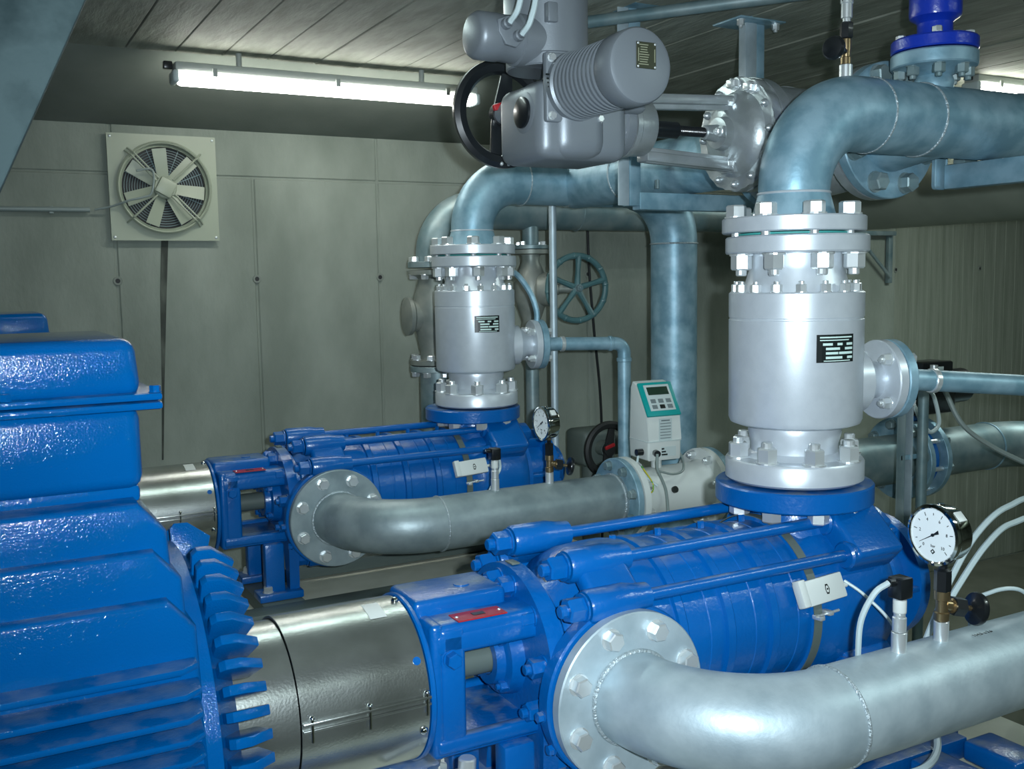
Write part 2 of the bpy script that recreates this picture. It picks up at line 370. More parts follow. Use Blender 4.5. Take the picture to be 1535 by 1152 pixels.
for k in range(7):
    a = PI / 2 + .1 + k * 2 * PI / 7; ca, sa = math.cos(a), math.sin(a); u = V((ca, 0, sa)); v = V((-sa, 0, ca))
    b = MB(); pts = []
    for (rr, hw, tw) in ((.05, .024, .010), (.1, .027, .007), (.15, .030, .005), (.181, .031, .004)):
        for sg in (-1, 1): pts.append(V((fx, FY - .032, fz)) + u * rr + v * hw * sg + V((0, tw * sg, 0)))
    top = [b.bm.verts.new(p) for p in pts]; bot = [b.bm.verts.new(p + V((0, .003, 0))) for p in pts]
    for q in range(3):
        i0 = q * 2; b.bm.faces.new((top[i0], top[i0 + 1], top[i0 + 3], top[i0 + 2])); b.bm.faces.new((bot[i0], bot[i0 + 2], bot[i0 + 3], bot[i0 + 1]))
        b.bm.faces.new((top[i0], top[i0 + 2], bot[i0 + 2], bot[i0])); b.bm.faces.new((top[i0 + 1], bot[i0 + 1], bot[i0 + 3], top[i0 + 3]))
    b.bm.faces.new((top[6], top[7], bot[7], bot[6])); b.bm.faces.new((top[0], bot[0], bot[1], top[1]))
    b.build('fan_blade', 'cream', fan)
MB().cyl((fx, FY - .055, fz), (fx, FY - .02, fz), .052, seg=32, bev=.005).build('motor_hub', 'cream', fan)
Rr = Matrix.Rotation(.5, 3, 'Y')
MB().box((fx, FY - .066, fz), (.078, .018, .078), .008, R=Rr).build('terminal_cover', 'cream', fan)
for a in (PI / 4, 3 * PI / 4, 5 * PI / 4, 7 * PI / 4):
    a += -.03
    for off in ((-.008, .008) if a > 4.5 or 2 < a < 3 else (0,)):
        u = V((math.cos(a), 0, math.sin(a))); v = V((-math.sin(a), 0, math.cos(a)))
        MB().tube([V((fx, FY - .058, fz)) + u * .05 + v * off, V((fx, FY - .064, fz)) + u * .2 + v * off, V((fx, FY - .024, fz)) + u * .235 + v * off], .0045, 8).build('support_rod', 'cream', fan)
for sx in (-1, 1):
    for sz in (-1, 1): MB().sphere((fx + sx * .228, FY - .022, fz + sz * .228), .007, (1, .6, 1), 12, 6).build('screw', 'zinc', fan)
cable('fan_cable', [(.56, YW - .03, .345), (.63, YW - .05, .36), (.70, YW - .085, .385), (.76, YW - .09, .40), (.80, YW - .088, .42), (.815, YW - .085, .50), (.80, YW - .085, .53), (.74, YW - .085, .52)], .005, 'cable_grey', 'thin grey cable looping from the conduit end into the wall fan')
cd_ = thing('cable_conduit', 'grey plastic conduit running along the back wall to the fan', 'conduit', (-.3, YW - .02, .33))
MB().tube([(-1.5, YW - .02, .335), (.54, YW - .02, .345)], .012, 12).build('tube', 'cable_grey', cd_)
for xx in (-.6, -.05, .38): MB().box((xx, YW - .012, .342), (.02, .024, .034), .003).build('clip', 'cable_grey', cd_)

def luminaire(x0, x1, y, zt, label, along='x'):
    t = thing('tube_light_fixture', label, 'light', ((x0 + x1) / 2, y, zt - .085), 'fluorescent tube fixtures')
    MB().box(((x0 + x1) / 2, y, zt - .018), (x1 - x0 - .02, .085, .036), .008).build('housing', 'housing', t)
    MB().box(((x0 + x1) / 2, y, zt - .062), (x1 - x0 - .05, .098, .044), .018, seg=4).build('diffuser', 'diffuser', t)
    for sx, xx in ((-1, x0), (1, x1)): MB().box((xx + (-sx) * .012, y, zt - .058), (.026, .1, .052), .012, seg=3).build('end_cap', 'panel', t)
    for f in (.12, .5, .88):
        MB().box((x0 + (x1 - x0) * f, y - .045, zt - .036), (.02, .012, .034), .003).build('clip', 'housing', t)
    for f in (.2, .8): MB().cyl((x0 + (x1 - x0) * f, y, zt - .002), (x0 + (x1 - x0) * f, y, ZC + .004), .012, seg=12).build('hanger', 'housing', t)
    MB().box((x0 - .012, y, zt - .012), (.035, .03, .03), .004).build('cable_gland', 'black', t)
    return t
luminaire(.80, 2.17, 4.3, .888, 'lit fluorescent tube fixture left of the black handwheel, under the ceiling')
luminaire(4.35, 5.8, 3.32, .945, 'lit fluorescent tube fixture showing only its end at the right edge')

# ------------------------------------------------------------------ pump sets (built for the front set, then copied to the rear)
YF = 1.963; ZA = -.845; DY = 1.92
AX = V((1, 0, 0))
def pol(x, R, deg):   # angle from the top, positive towards the camera side
    a = math.radians(deg); return V((x, YF - R * math.sin(a), ZA + R * math.cos(a)))
# --- motor
mo = thing('electric_motor', 'large bright blue electric motor with ribbed casing filling the left foreground', 'motor', (-.35, YF, -1.16), 'electric motors')
MB().lathe((-1.1, YF, ZA), AX, [(.25, 0), (.33, .03), (.345, .06), (.345, 1.40), (.352, 1.405), (.352, 1.43), (.335, 1.44), (.30, 1.47), (.20, 1.485), (.12, 1.49), (.12, 1.52), (.06, 1.52)], 72).build('casing', 'blue_motor', mo)
finm = MB().prism([(-1.0, .335), (-1.0, .375), (-.98, .388), (.285, .388), (.30, .375), (.31, .335)], (0, -.008, 0), (1, 0, 0), (0, 0, 1), (0, .016, 0), .0045).mesh('fin', 'blue_motor')
lobem = MB().prism([(.337, .30), (.337, .374), (.346, .384), (.372, .383), (.414, .350), (.400, .30)], (0, -.009, 0), (1, 0, 0), (0, 0, 1), (0, .018, 0), .0025).mesh('lobe', 'blue_motor')
slabm = MB().prism([(-.2, .335), (-.2, .385), (.265, .385), (.30, .37), (.31, .335)], (0, -.025, 0), (1, 0, 0), (0, 0, 1), (0, .05, 0), .004).mesh('slab', 'blue_motor')
def minst(me, name, deg):
    o = bpy.data.objects.new(name, me); C.objects.link(o); o.parent = mo; o.location = V((0, YF, ZA)) - wloc(mo)
    o.rotation_euler = (math.radians(deg), 0, 0)      # from the top towards -Y
    return o
minst(slabm, 'cooling_fin', 334)
pm = {}
for k in range(17):       # horizontal plates down both flanks
    dz_ = .235 - .0345 * k; hwk = min(.392, math.sqrt(max(.43 ** 2 - dz_ ** 2, 0)))
    for sy in (-1, 1):
        y_in = .25 if abs(dz_) < .22 else .18
        fm_ = MB().prism([(-1.0, y_in), (-1.0, hwk - .01), (-.98, hwk), (.27, hwk), (.298, hwk - .02), (.31, y_in)], (0, YF, ZA + dz_ - .006), (1, 0, 0), (0, sy, 0), (0, 0, .012), .004)
        if ZA + dz_ > -1.185: fm_.build('cooling_fin', 'blue_motor', mo)
for k in range(52):
    d_ = 17 + k * 6.4
    if d_ < 345 and not 150 < d_ < 210: minst(lobem, 'end_shield_rib', d_)
for hh, z0, z1, xe in ((.262, -.352, -.50, .262), (.288, -.428, -.60, .278), (.314, -.505, -.70, .292)):
    MB().prism([(-1.0, z0), (xe - .03, z0), (xe + .012, z0 - .05), (xe + .018, z1), (-1.0, z1)], (0, YF - hh, 0), (1, 0, 0), (0, 0, 1), (0, 2 * hh, 0), .010, 3).build('casing_pad', 'blue_motor', mo)
MB().box((-.27, 1.94, -.347), (1.03, .35, .03), .008, seg=2).build('box_pedestal', 'blue_motor', mo)
tb = MB().box((-.28, 1.94, -.268), (1.06, .38, .140), .022, seg=3).build('terminal_box', 'blue_motor', mo)
MB().box((-.28, 1.94, -.197), (1.125, .43, .013), .005, seg=2).build('box_rim', 'blue_motor', tb)
MB().box((-.28, 1.94, -.182), (1.125, .43, .013), .005, seg=2).build('lid_rim', 'blue_motor', tb)
MB().box((-.28, 1.94, -.134), (1.07, .385, .096), .022, seg=4, taper=.985).build('lid', 'blue_motor', tb)
for xx in (-.72, -.3, .05, .272):
    for yy in (1.736, 2.144): fast('head', 'blue_motor', tb, (xx, yy, -.1755), (0, 0, 1), .016, name='lid_bolt')
for sy in (-1, 1):
    MB().box((-.35, YF + sy * .30, -1.184), (1.1, .14, .03), .006).build('foot', 'blue_motor', mo)
    MB().box((-.35, YF + sy * .31, -1.07), (1.0, .03, .21), .006).build('foot', 'blue_motor', mo)
MB().ring((-.35, YF + .02, -.02), (0, 1, 0), .03, .008, 24, 8)
# --- coupling guard
cg = thing('coupling_guard', 'brushed stainless cylindrical coupling guard between the front motor and front pump', 'guard', (.6, YF, ZA - .17), 'coupling guards')
MB().lathe((.385, YF, ZA), AX, [(.150, 0), (.166, 0), (.166, .125), (.158, .125), (.150, .125)], 72, closed=True).build('rear_sleeve', 'stainless', cg)
MB().lathe((.512, YF, ZA), AX, [(.168, 0), (.1725, 0), (.1725, .262), (.168, .262)], 72, closed=True).build('front_sleeve', 'stainless', cg)
MB().annulus((.777, YF, ZA), (.789, YF, ZA), .06, .1775, 72, .003).build('end_ring', 'blue', cg)
a_ = 84
p0 = pol(.515, .177, a_); p1 = pol(.772, .177, a_)
MB().box((p0 + p1) / 2, (.262, .012, .006), .0015, R=Matrix.Rotation(math.radians(-8), 3, 'X')).build('clamp_strip', 'stainless', cg)
MB().box((p0 + p1) / 2 + V((0, .002, -.014)), (.262, .012, .005), .0015).build('clamp_strip', 'stainless', cg)
for xx in (.53, .645, .765):
    q = pol(xx, .178, a_)
    MB().tube([q + V((0, -.002, .012)), q + V((0, -.002, -.036))], .0028, 8).build('clamp_screw', 'chrome', cg)
    MB().sphere(q + V((0, -.002, .012)), .0055, (1, 1, .8), 12, 6).build('screw_head', 'chrome', cg)
q = pol(.765, .174, 6); MB().sphere(q, .008, seg=14, rings=8).build('screw_head', 'chrome', cg)
q = pol(.762, .173, 108); MB().sphere(q, .009, seg=14, rings=8).build('screw_head', 'chrome', cg)
MB().cyl(pol(.757, .1722, 60), pol(.757, .1735, 60), .0085, seg=16).build('slot_hole', 'blue', cg)
lb = MB()
for k in range(6):
    a0 = math.radians(3 + k * 3.3); a1 = math.radians(3 + (k + 1) * 3.3)
    vs4 = [V((x_, YF - .1732 * math.sin(a), ZA + .1732 * math.cos(a))) for x_, a in ((.692, a0), (.728, a0), (.728, a1), (.692, a1))]
    lb.bm.faces.new([lb.bm.verts.new(p) for p in vs4])
lb.build('paper_label', 'white', cg, label='small white paper label')

# --- pump
pu = thing('multistage_pump', 'bright blue horizontal multistage pump in front, partly dusty on top', 'pump', (1.5, YF, -1.16), 'multistage pumps')
lan = MB()
lan.box((.812, YF, ZA), (.03, .27, .29), .012, seg=3)
# end plate with shaft opening kept behind; longitudinal slabs
lan.box((.93, YF, ZA + .118), (.25, .27, .05), .018, seg=4)
lan.box((.93, YF, ZA - .128), (.25, .27, .03), .010, seg=3)
for sy in (-1, 1):
    lan.box((.845, YF + sy * .122, ZA), (.06, .03, .27), .012, seg=3)
    lan.box((.93, YF + sy * .12, ZA + .10), (.25, .034, .05), .012, seg=3)
    lan.box((.93, YF + sy * .125, ZA - .118), (.25, .03, .035), .010, seg=3)
lantern = lan.build('bearing_bracket', 'blue', pu)
MB().box((.90, YF + .01, ZA + .152), (.22, .15, .05), .014, seg=4).build('bearing_housing', 'blue', pu)
MB().cyl((.80, YF, ZA), (.87, YF, ZA), .085, seg=32, bev=.008).build('bearing_cover', 'blue', pu)
MB().cyl((.86, YF, ZA), (1.08, YF, ZA), .034, seg=28).build('shaft', 'baseplate', pu)
gl = MB().lathe((.985, YF, ZA), AX, [(.04, 0), (.06, 0), (.065, .02), (.085, .025), (.092, .06), (.092, .08), (.04, .08)], 36, closed=True).build('gland_cover', 'blue', pu)
for k in range(4):
    a = 45 + 90 * k; fast('nut', 'blue', gl, pol(1.012, .074, a), (-1, 0, 0), .022)
rp = MB().box((.915, YF - .112, ZA + .1445), (.115, .05, .003), .0008, seg=1).build('warning_plate', 'red', pu, label='small red plate riveted on the bearing bracket')
MB().box((.915, YF - .112, ZA + .1455), (.028, .016, .003)).build('emblem', 'plate', rp)
for sx in (-1, 1): MB().sphere((.915 + sx * .05, YF - .112, ZA + .1462), .004, (1, 1, .6), 10, 6).build('rivet', 'zinc', rp)
MB().cyl((.93, YF + .0, ZA + .176), (.93, YF, ZA + .180), .018, seg=20).build('plug', 'blue', pu)
# round flange with feet
out = [(.205 * math.sin(math.radians(a)), .205 * math.cos(math.radians(a))) for a in range(-105, 106, 7)]
out += [(.16, -.13), (.16, -.352), (.115, -.352), (.09, -.17), (-.09, -.17), (-.115, -.352), (-.16, -.352), (-.16, -.13)]
MB().prism(out, (1.04, YF, ZA), (0, -1, 0), (0, 0, 1), (.038, 0, 0), .005).build('bracket_flange', 'blue', pu)
MB().box((1.06, YF, ZA + .2075), (.02, .035, .004), .001, R=Matrix.Rotation(.0, 3, 'X')).build('serial_plate', 'baseplate', pu)
for a in (10, 45, 82, 118, -10, -45, -82, -118): fast('nut', 'blue', pu, pol(1.04, .168, a), (-1, 0, 0), .038)
fast('head', 'blue', pu, (.84, YF - .137, ZA + .07), (0, -1, 0), .03)
for sy in (-1, 1):
    f = MB(); f.box((1.0, YF + sy * .14, -1.184), (.17, .10, .030), .006)
    f.box((.985, YF + sy * .135, -1.08), (.075, .05, .19), .008, R=Matrix.Rotation(0, 3, 'X'))
    f.build('foot', 'blue', pu)
    fast('head', 'zinc', pu, (.955, YF + sy * .155, -1.169), (0, 0, 1), .032)
MB().lathe((1.3, YF, ZA), AX, [(.1, 0), (.13, 0), (.13, .01), (.1, .01)], 8)
# suction casing
MB().lathe((1.078, YF, ZA), AX, [(.10, 0), (.175, 0), (.178, .02), (.158, .035), (.160, .05), (.205, .10), (.218, .14), (.222, .20), (.222, .25), (.216, .285), (.205, .29), (.205, .30)], 64).build('suction_casing', 'blue', pu)
SX, SZ = 1.208, -.893
MB().lathe((SX, YF - .05, SZ), (0, -1, 0), [(.14, 0), (.14, .08), (.15, .11), (.165, .135), (.165, .14)], 48).build('suction_nozzle', 'blue', pu)
sf = MB().annulus((SX, YF - .188, SZ), (SX, YF - .228, SZ), .09, .194, 64, .004).build('suction_flange', 'blue', pu)
bolt_circle(sf, (SX, YF - .188, SZ), (0, 1, 0), .150, 8, .036, 'nut', 'zinc', PI / 8)
for a in (-75, -15): 
    r_ = math.radians(a); fast('head', 'blue', sf, V((SX - .194 * math.cos(r_ * .4), YF - .205, SZ + .194 * math.sin(r_ * .4))), (-1, 0, 0), .02)
# stages
for k in range(4):
    x0 = 1.385 + .135 * (k - .9)
    st_ = MB().lathe((x0, YF, ZA), AX, [(.15, .0), (.208, 0), (.2085, .060), (.2065, .062), (.2065, .066), (.2085, .068), (.2085, .108), (.219, .110), (.2195, .130), (.215, .135), (.15, .135)], 64).build('stage_casing', 'blue', pu)
    MB().cyl(pol(x0 + .085, .205, -6), pol(x0 + .085, .226, -6), .009, seg=6).build('vent_plug', 'blue', st_)
MB().lathe((1.802, YF, ZA), AX, [(.15, 0), (.208, 0), (.208, .03), (.218, .05), (.226, .08), (.226, .22), (.218, .26), (.205, .275), (.15, .28)], 64).build('discharge_casing', 'blue', pu)
XD = 1.914
MB().lathe((XD, YF, ZA + .12), (0, 0, 1), [(.15, 0), (.135, .06), (.112, .10), (.108, .13), (.118, .165), (.15, .18)], 48).build('discharge_nozzle', 'blue', pu)
df = MB().annulus((XD, YF, -.593), (XD, YF, -.541), .09, .204, 64, .004).build('discharge_flange', 'blue', pu)
# end cover and bearing
MB().lathe((2.08, YF, ZA), AX, [(.19, 0), (.195, .02), (.165, .035), (.13, .05), (.13, .12), (.175, .13), (.175, .165), (.12, .175), (.10, .22), (.095, .24), (.05, .245)], 48).build('end_bearing', 'blue', pu)
for a in (-90, -30, 30, 90): 
    MB().box(pol(2.16, .145, a), (.12, .016, .05), .004, R=Matrix.Rotation(math.radians(a), 3, 'X')).build('rib', 'blue', pu)
for a in range(15, 360, 45): fast('head', 'blue', pu, pol(2.247, .15, a), (1, 0, 0), .024)
MB().box((2.2, YF, -1.06), (.10, .20, .22), .01).build('end_foot', 'blue', pu)
MB().box((2.2, YF, -1.183), (.14, .40, .032), .006).build('end_foot', 'blue', pu)
# tie rods with bosses
RT = .252
for a in (30, 54, 126, 150, -30, -54, -126, -150):
    r_ = math.radians(a)
    MB().cyl(pol(1.14, RT, a), pol(1.94, RT, a), .0145, seg=16).build('tie_rod', 'blue', pu)
    MB().lathe(pol(1.122, RT, a), AX, [(.034, 0), (.038, .006), (.038, .10), (.032, .13), (.030, .16), (.015, .165)], 24).build('rod_boss', 'blue', pu)
    MB().lathe(pol(1.885, RT, a), AX, [(.0165, 0), (.030, 0), (.035, .005), (.036, .13), (.03, .16), (0, .16)], 24).build('rod_boss', 'blue', pu)
    fast('nut', 'blue', pu, pol(1.118, RT, a), (-1, 0, 0), .048, name='tie_rod_nut')
for a0, a1 in ((30, 54), (126, 150), (-30, -54), (-126, -150)):
    for (x0, x1) in ((1.14, 1.27), (1.895, 2.06)):
        am = (a0 + a1) / 2
        MB().box(pol((x0 + x1) / 2, RT - .01, am), (x1 - x0, .11 if x0 < 1.5 else .165, .045 if x0 < 1.5 else .082), .016, R=Matrix.Rotation(math.radians(am), 3, 'X'), seg=3).build('boss_web', 'blue', pu)
for a in (30, -30):
    MB().box(pol(2.08, .20, a), (.09, .07, .09), .012, R=Matrix.Rotation(math.radians(a), 3, 'X')).build('end_lug', 'blue', pu)

# --- strap mounted sensor
def sensor_set(label):
    t = thing('strap_sensor', label, 'sensor', (1.795, YF - .2, ZA - .2), 'strap mounted sensors')
    MB().lathe((1.773, YF, ZA), AX, [(.2200, 0), (.2222, 0), (.2222, .026), (.2200, .026)], 72, closed=True).build('strap', 'baseplate', t)
    q = pol(1.79, .2345, 70)
    Rm = Matrix.Rotation(math.radians(68), 3, 'X') @ Matrix.Rotation(math.radians(3), 3, 'Z')
    hb = MB().box(q, (.145, .062, .024), .004, R=Rm).build('sensor_box', 'white', t)
    nrm = (pol(0, 1, 68) - pol(0, 0, 68)); up_ = (pol(0, 1, 68 - 90) - pol(0, 0, 68 - 90))
    MB().box(q + V((-.062, 0, 0)) + nrm * .003, (.022, .066, .024), .003, R=Rm).build('end_cover', 'white', hb)
    MB().box(q + V((.062, 0, 0)) - nrm * .0005, (.022, .052, .024), .003, R=Rm).build('end_cover', 'white', hb)
    c = q + nrm * .0125 + V((.012, 0, 0))
    lz = MB().prism([(-.006, 0), (-.0035, .012), (.0035, .012), (.008, 0), (.0035, -.012), (-.0035, -.012)], c, (1, 0, 0), up_, nrm * .0006).build('emblem', 'plate', hb)
    MB().prism([(.0042 * math.cos(a * .5236), .0085 * math.sin(a * .5236)) for a in range(12)], c + nrm * .0005, (1, 0, 0), up_, nrm * .0006).build('emblem', 'white', hb)
    MB().lathe(c + nrm * .001, nrm, [(.0025, 0), (.0025, .0006)], 12).build('emblem', 'plate', hb)
    for k in range(2): 
        q2 = pol(1.780 + .03 * k, .228, 86 - k * 2)
        MB().box(q2, (.016, .012, .03), .003, R=Matrix.Rotation(math.radians(86), 3, 'X')).build('strap_clamp', 'zinc', t)
    MB().tube([pol(1.765, .231, 85), pol(1.845, .231, 84)], .0035, 8).build('clamp_screw', 'zinc', t)
    MB().tube([q + V((.072, 0, 0)), q + V((.088, 0, 0))], .006, 10).build('cable_gland', 'white', t)
    return t
ss = sensor_set('white sensor box strapped to the front pump barrel with a grey band')

# --- automatic check valve standing on the discharge flange
def check_valve(label):
    t = thing('check_valve', label, 'valve', (XD, YF, -.535), 'silver check valves')
    bd = MB().lathe((XD, YF, -.535), (0, 0, 1), [(.085, 0), (.17, 0), (.178, .006), (.178, .052), (.174, .058), (.130, .060), (.112, .075), (.112, .095), (.120, .125), (.118, .140), (.150, .146), (.166, .152), (.1705, .163), (.1715, .42), (.1695, .4215), (.1695, .4255), (.1715, .427), (.1715, .488), (.168, .491), (.137, .491), (.134, .50), (.121, .548), (.119, .560), (.119, .588), (.178, .590), (.181, .594), (.181, .630), (.177, .634), (.085, .634)], 80).build('valve_body', 'silver', t)
    bolt_circle(t, (XD, YF, -.477), (0, 0, 1), .150, 8, .046, 'nut', 'zinc', math.radians(20))
    bolt_circle(t, (XD, YF, -.593), (0, 0, -1), .150, 8, .046, 'head', 'zinc', math.radians(20))
    bolt_circle(t, (XD, YF, -.044), (0, 0, 1), .152, 16, .0235, 'nut', 'zinc', .1)
    bolt_circle(t, (XD, YF, .054), (0, 0, -1), .150, 8, .046, 'nut', 'zinc', math.radians(20))
    # branch nozzle
    ph = math.radians(-12); bd_ = V((math.cos(ph), math.sin(ph), 0)); o = V((XD, YF, -.285))
    MB().lathe(o + bd_ * .14, bd_, [(.085, 0), (.085, .048), (.060, .075), (.050, .09), (.050, .105), (.104, .108), (.107, .111), (.107, .133), (.104, .136), (.03, .136)], 40).build('branch_flange', 'silver', t)
    bolt_circle(t, o + bd_ * .248, -bd_, .082, 4, .026, 'nut', 'zinc', PI / 4)
    # name plate on the shell
    az = math.radians(-99); np_ = MB(); Rn = .1722; hw = .32
    for k in range(8):
        a0 = az - hw + 2 * hw * k / 8; a1 = az - hw + 2 * hw * (k + 1) / 8
        np_.bm.faces.new([np_.bm.verts.new(V((XD + Rn * math.cos(a), YF + Rn * math.sin(a), z_))) for a, z_ in ((a0, -.148), (a0, -.217), (a1, -.217), (a1, -.148))])
    np_ = np_.build('name_plate', 'plate', t, label='black name plate with pale data fields')
    rows = [(-.155, .0035, ((-.9, .9),)), (-.162, .0025, ((-.9, .7),)), (-.172, .006, ((-.75, -.25), (0, .3), (.55, .95))), (-.183, .006, ((-.6, .15), (.45, .95))), (-.194, .006, ((-.6, .05), (.1, .95))), (-.205, .006, ((-.6, .3), (.6, .95))), (-.213, .0022, ((-.7, .8),))]
    for z_, hh, sp in rows:
        for a, b in sp:
            q = MB(); n2 = 4
            for k in range(n2):
                a0 = az + hw * .95 * (a + (b - a) * k / n2); a1 = az + hw * .95 * (a + (b - a) * (k + 1) / n2); R2 = Rn + .0008
                q.bm.faces.new([q.bm.verts.new(V((XD + R2 * math.cos(c), YF + R2 * math.sin(c), zz))) for c, zz in ((a0, z_ + hh / 2), (a0, z_ - hh / 2), (a1, z_ - hh / 2), (a1, z_ + hh / 2))])
            q.build('data_field', 'plate_text', np_)
    return t
cv = check_valve('large silver cylindrical check valve standing on the front pump')

# --- suction elbow
def suction_pipe(x_end, label, bosses, m='galv', y0=YF):
    t = thing('suction_pipe', label, 'pipe', ((SX + x_end) / 2, y0 - .54, SZ - .1), 'suction pipes')
    y_a = y0 - .542; yfl = y0 - .232
    pts = fillet([(SX, yfl - .02, SZ), (SX, y_a, SZ), (x_end, y_a, SZ)], .285, 20)
    MB().tube(pts, .1, 48).build('pipe_bend', m, t)
    fl = MB().annulus((SX, yfl, SZ), (SX, yfl - .028, SZ), .08, .186, 64, .003).build('pipe_flange', m, t)
    bolt_circle(fl, (SX, yfl - .028, SZ), (0, -1, 0), .150, 8, .036, 'head', 'zinc', PI / 8)
    MB().ring((SX, yfl - .03, SZ), (0, 1, 0), .101, .006, 64, 8).build('weld_seam', 'weld', t)
    MB().ring((SX + .29, y_a, SZ), AX, .1, .004, 64, 8).build('weld_seam', 'weld', t)
    for bx_ in bosses: MB().cyl((bx_, y_a, SZ + .095), (bx_, y_a, SZ + .142), .016, seg=24, bev=.001).build('threaded_boss', 'zinc', t)
    return t, y_a
sp, YS = suction_pipe(3.3, 'bright galvanised suction pipe with flanged bend in the right foreground', (1.69, 1.822), 'galv_bright')
wr = text_on(sp, '114,3 x 3,6', (1.93, YS - .022, SZ + .1), (1, 0, 0), (0, 1, 0), .014, 'plate', .0004, 'stencil')

# --- pressure gauge with valve, and transmitter
def gauge(x, ya, zb, label):
    t = thing('pressure_gauge', label, 'gauge', (x, ya, zb), 'pressure gauges')
    MB().lathe((x, ya, zb), (0, 0, 1), [(.014, 0), (.0165, .002), (.0165, .018), (.013, .02), (.013, .045), (.017, .047), (.017, .066), (.012, .068)], 6 * 4).build('valve_body', 'brass', t)
    MB().lathe((x, ya, zb + .066), (0, 0, 1), [(.018, 0), (.018, .045), (.009, .049), (.009, .06)], 6).build('coupling_nut', 'black', t)
    vd = V((.95, -.28, -.2)).normalized(); c0 = V((x, ya, zb + .035))
    MB().lathe(c0, vd, [(.012, 0), (.012, .022), (.0165, .024), (.0165, .05), (.006, .052), (.006, .075)], 20).build('valve_bonnet', 'brass', t)
    MB().lathe(c0 + vd * .026, vd, [(.0215, 0), (.0215, .026)], 6).build('gland_nut', 'black', t)
    MB().lathe(c0 + vd * .072, vd, [(.012, 0), (.018, .004), (.035, .008), (.037, .014), (.035, .021), (.012, .024), (.006, .024)], 28).build('valve_knob', 'black', t)
    nd = V((-.99, .03, -.01)).normalized(); gc = V((x - .010, ya - .0, zb + .193)); up = V((0, 0, 1)); rt = up.cross(nd).normalized() * 1
    rt = V((-nd.y, nd.x, 0)).normalized(); up = nd.cross(rt).normalized()
    if up.z < 0: up = -up; 
    MB().cyl((x, ya, zb + .122), (x, ya, zb + .135), .008, seg=6).build('stem', 'brass', t)
    case = MB().lathe(gc - nd * .03, nd, [(.05, 0), (.058, .003), (.060, .008), (.060, .042), (.066, .044), (.0675, .049), (.066, .056), (.060, .058), (.0575, .056), (.0575, .052), (0, .052)], 64).build('case', 'chrome', t)
    MB().lathe(gc + nd * .0222, nd, [(.0573, 0), (.0573, .001)], 48).build('dial', 'dial', t)
    f = gc + nd * .0236
    tk = MB()
    for k in range(11):
        a = math.radians(225 - 27 * k); dv = rt * math.cos(a) + up * math.sin(a); pv = rt * -math.sin(a) + up * math.cos(a)
        L = .008 if k % 2 == 0 else .005
        tk.prism([(-.0007, 0), (.0007, 0), (.0007, L), (-.0007, L)], f + dv * .043, pv, dv, nd * .0004)
    tk.build('scale_mark', 'plate', t)
    for k in range(0, 11, 2):
        a = math.radians(225 - 27 * k); dv = rt * math.cos(a) + up * math.sin(a); text_on(t, str(k), f + dv * .035, rt, up, .010, 'plate', .0003, 'numeral')
    text_on(t, 'bar', f - up * .024, rt, up, .009, 'plate', .0003)
    MB().prism([(-.006, 0), (0, .006), (.006, 0), (0, -.006)], f - up * .036, rt, up, nd * .0004).build('emblem', 'plate', t)
    MB().prism([(-.0025, 0), (0, .0025), (.0025, 0), (0, -.0025)], f - up * .036 + nd * .0004, rt, up, nd * .0004).build('emblem', 'dial', t)
    a = math.radians(211); dv = rt * math.cos(a) + up * math.sin(a); pv = rt * -math.sin(a) + up * math.cos(a)
    MB().prism([(-.0012, 0), (.0012, 0), (.0005, .04), (-.0005, .04)], f + nd * .001, pv, dv, nd * .0008).prism([(-.001, 0), (.001, 0), (.004, -.016), (-.004, -.018)], f + nd * .001, pv, dv, nd * .0008).lathe(f, nd, [(.0035, 0), (.0035, .003)], 16).build('needle', 'plate', t)
    MB().box(gc + rt * .043 + up * .045 - nd * .006 + V((0, 0, 0)), (.003, .022, .024), .001, R=Matrix((rt, -nd, up)).transposed() @ Matrix.Rotation(math.radians(-46), 3, 'Y')).build('side_label', 'white', t)
    MB().cyl(gc + up * .058, gc + up * .066 - nd * .0, .007, seg=14).build('filler_plug', 'chrome', t)
    return t
def transmitter(x, ya, zb, label):
    t = thing('pressure_transmitter', label, 'sensor', (x, ya, zb), 'pressure transmitters')
    MB().lathe((x, ya, zb), (0, 0, 1), [(.013, 0), (.0145, .002), (.0145, .030), (.012, .032), (.012, .038), (.0135, .04), (.0135, .072), (.011, .074)], 28).build('sensor_body', 'zinc', t)
    MB().lathe((x, ya, zb + .032), (0, 0, 1), [(.0137, .01), (.0139, .011), (.0139, .036), (.0137, .037)], 28, closed=True).build('label_band', 'white', t)
    MB().box((x, ya, zb + .095), (.038, .038, .046), .005).build('plug_connector', 'black', t)
    MB().cyl((x - .012, ya + .0, zb + .108), (x - .036, ya + .0, zb + .110), .0085, seg=16).build('cable_gland', 'black', t)
    return t
gz = SZ + .143
ga1 = gauge(1.822, YS, gz, 'chrome pressure gauge on the front suction pipe at the right')
tr1 = transmitter(1.69, YS, gz, 'black-topped pressure transmitter on the front suction pipe')

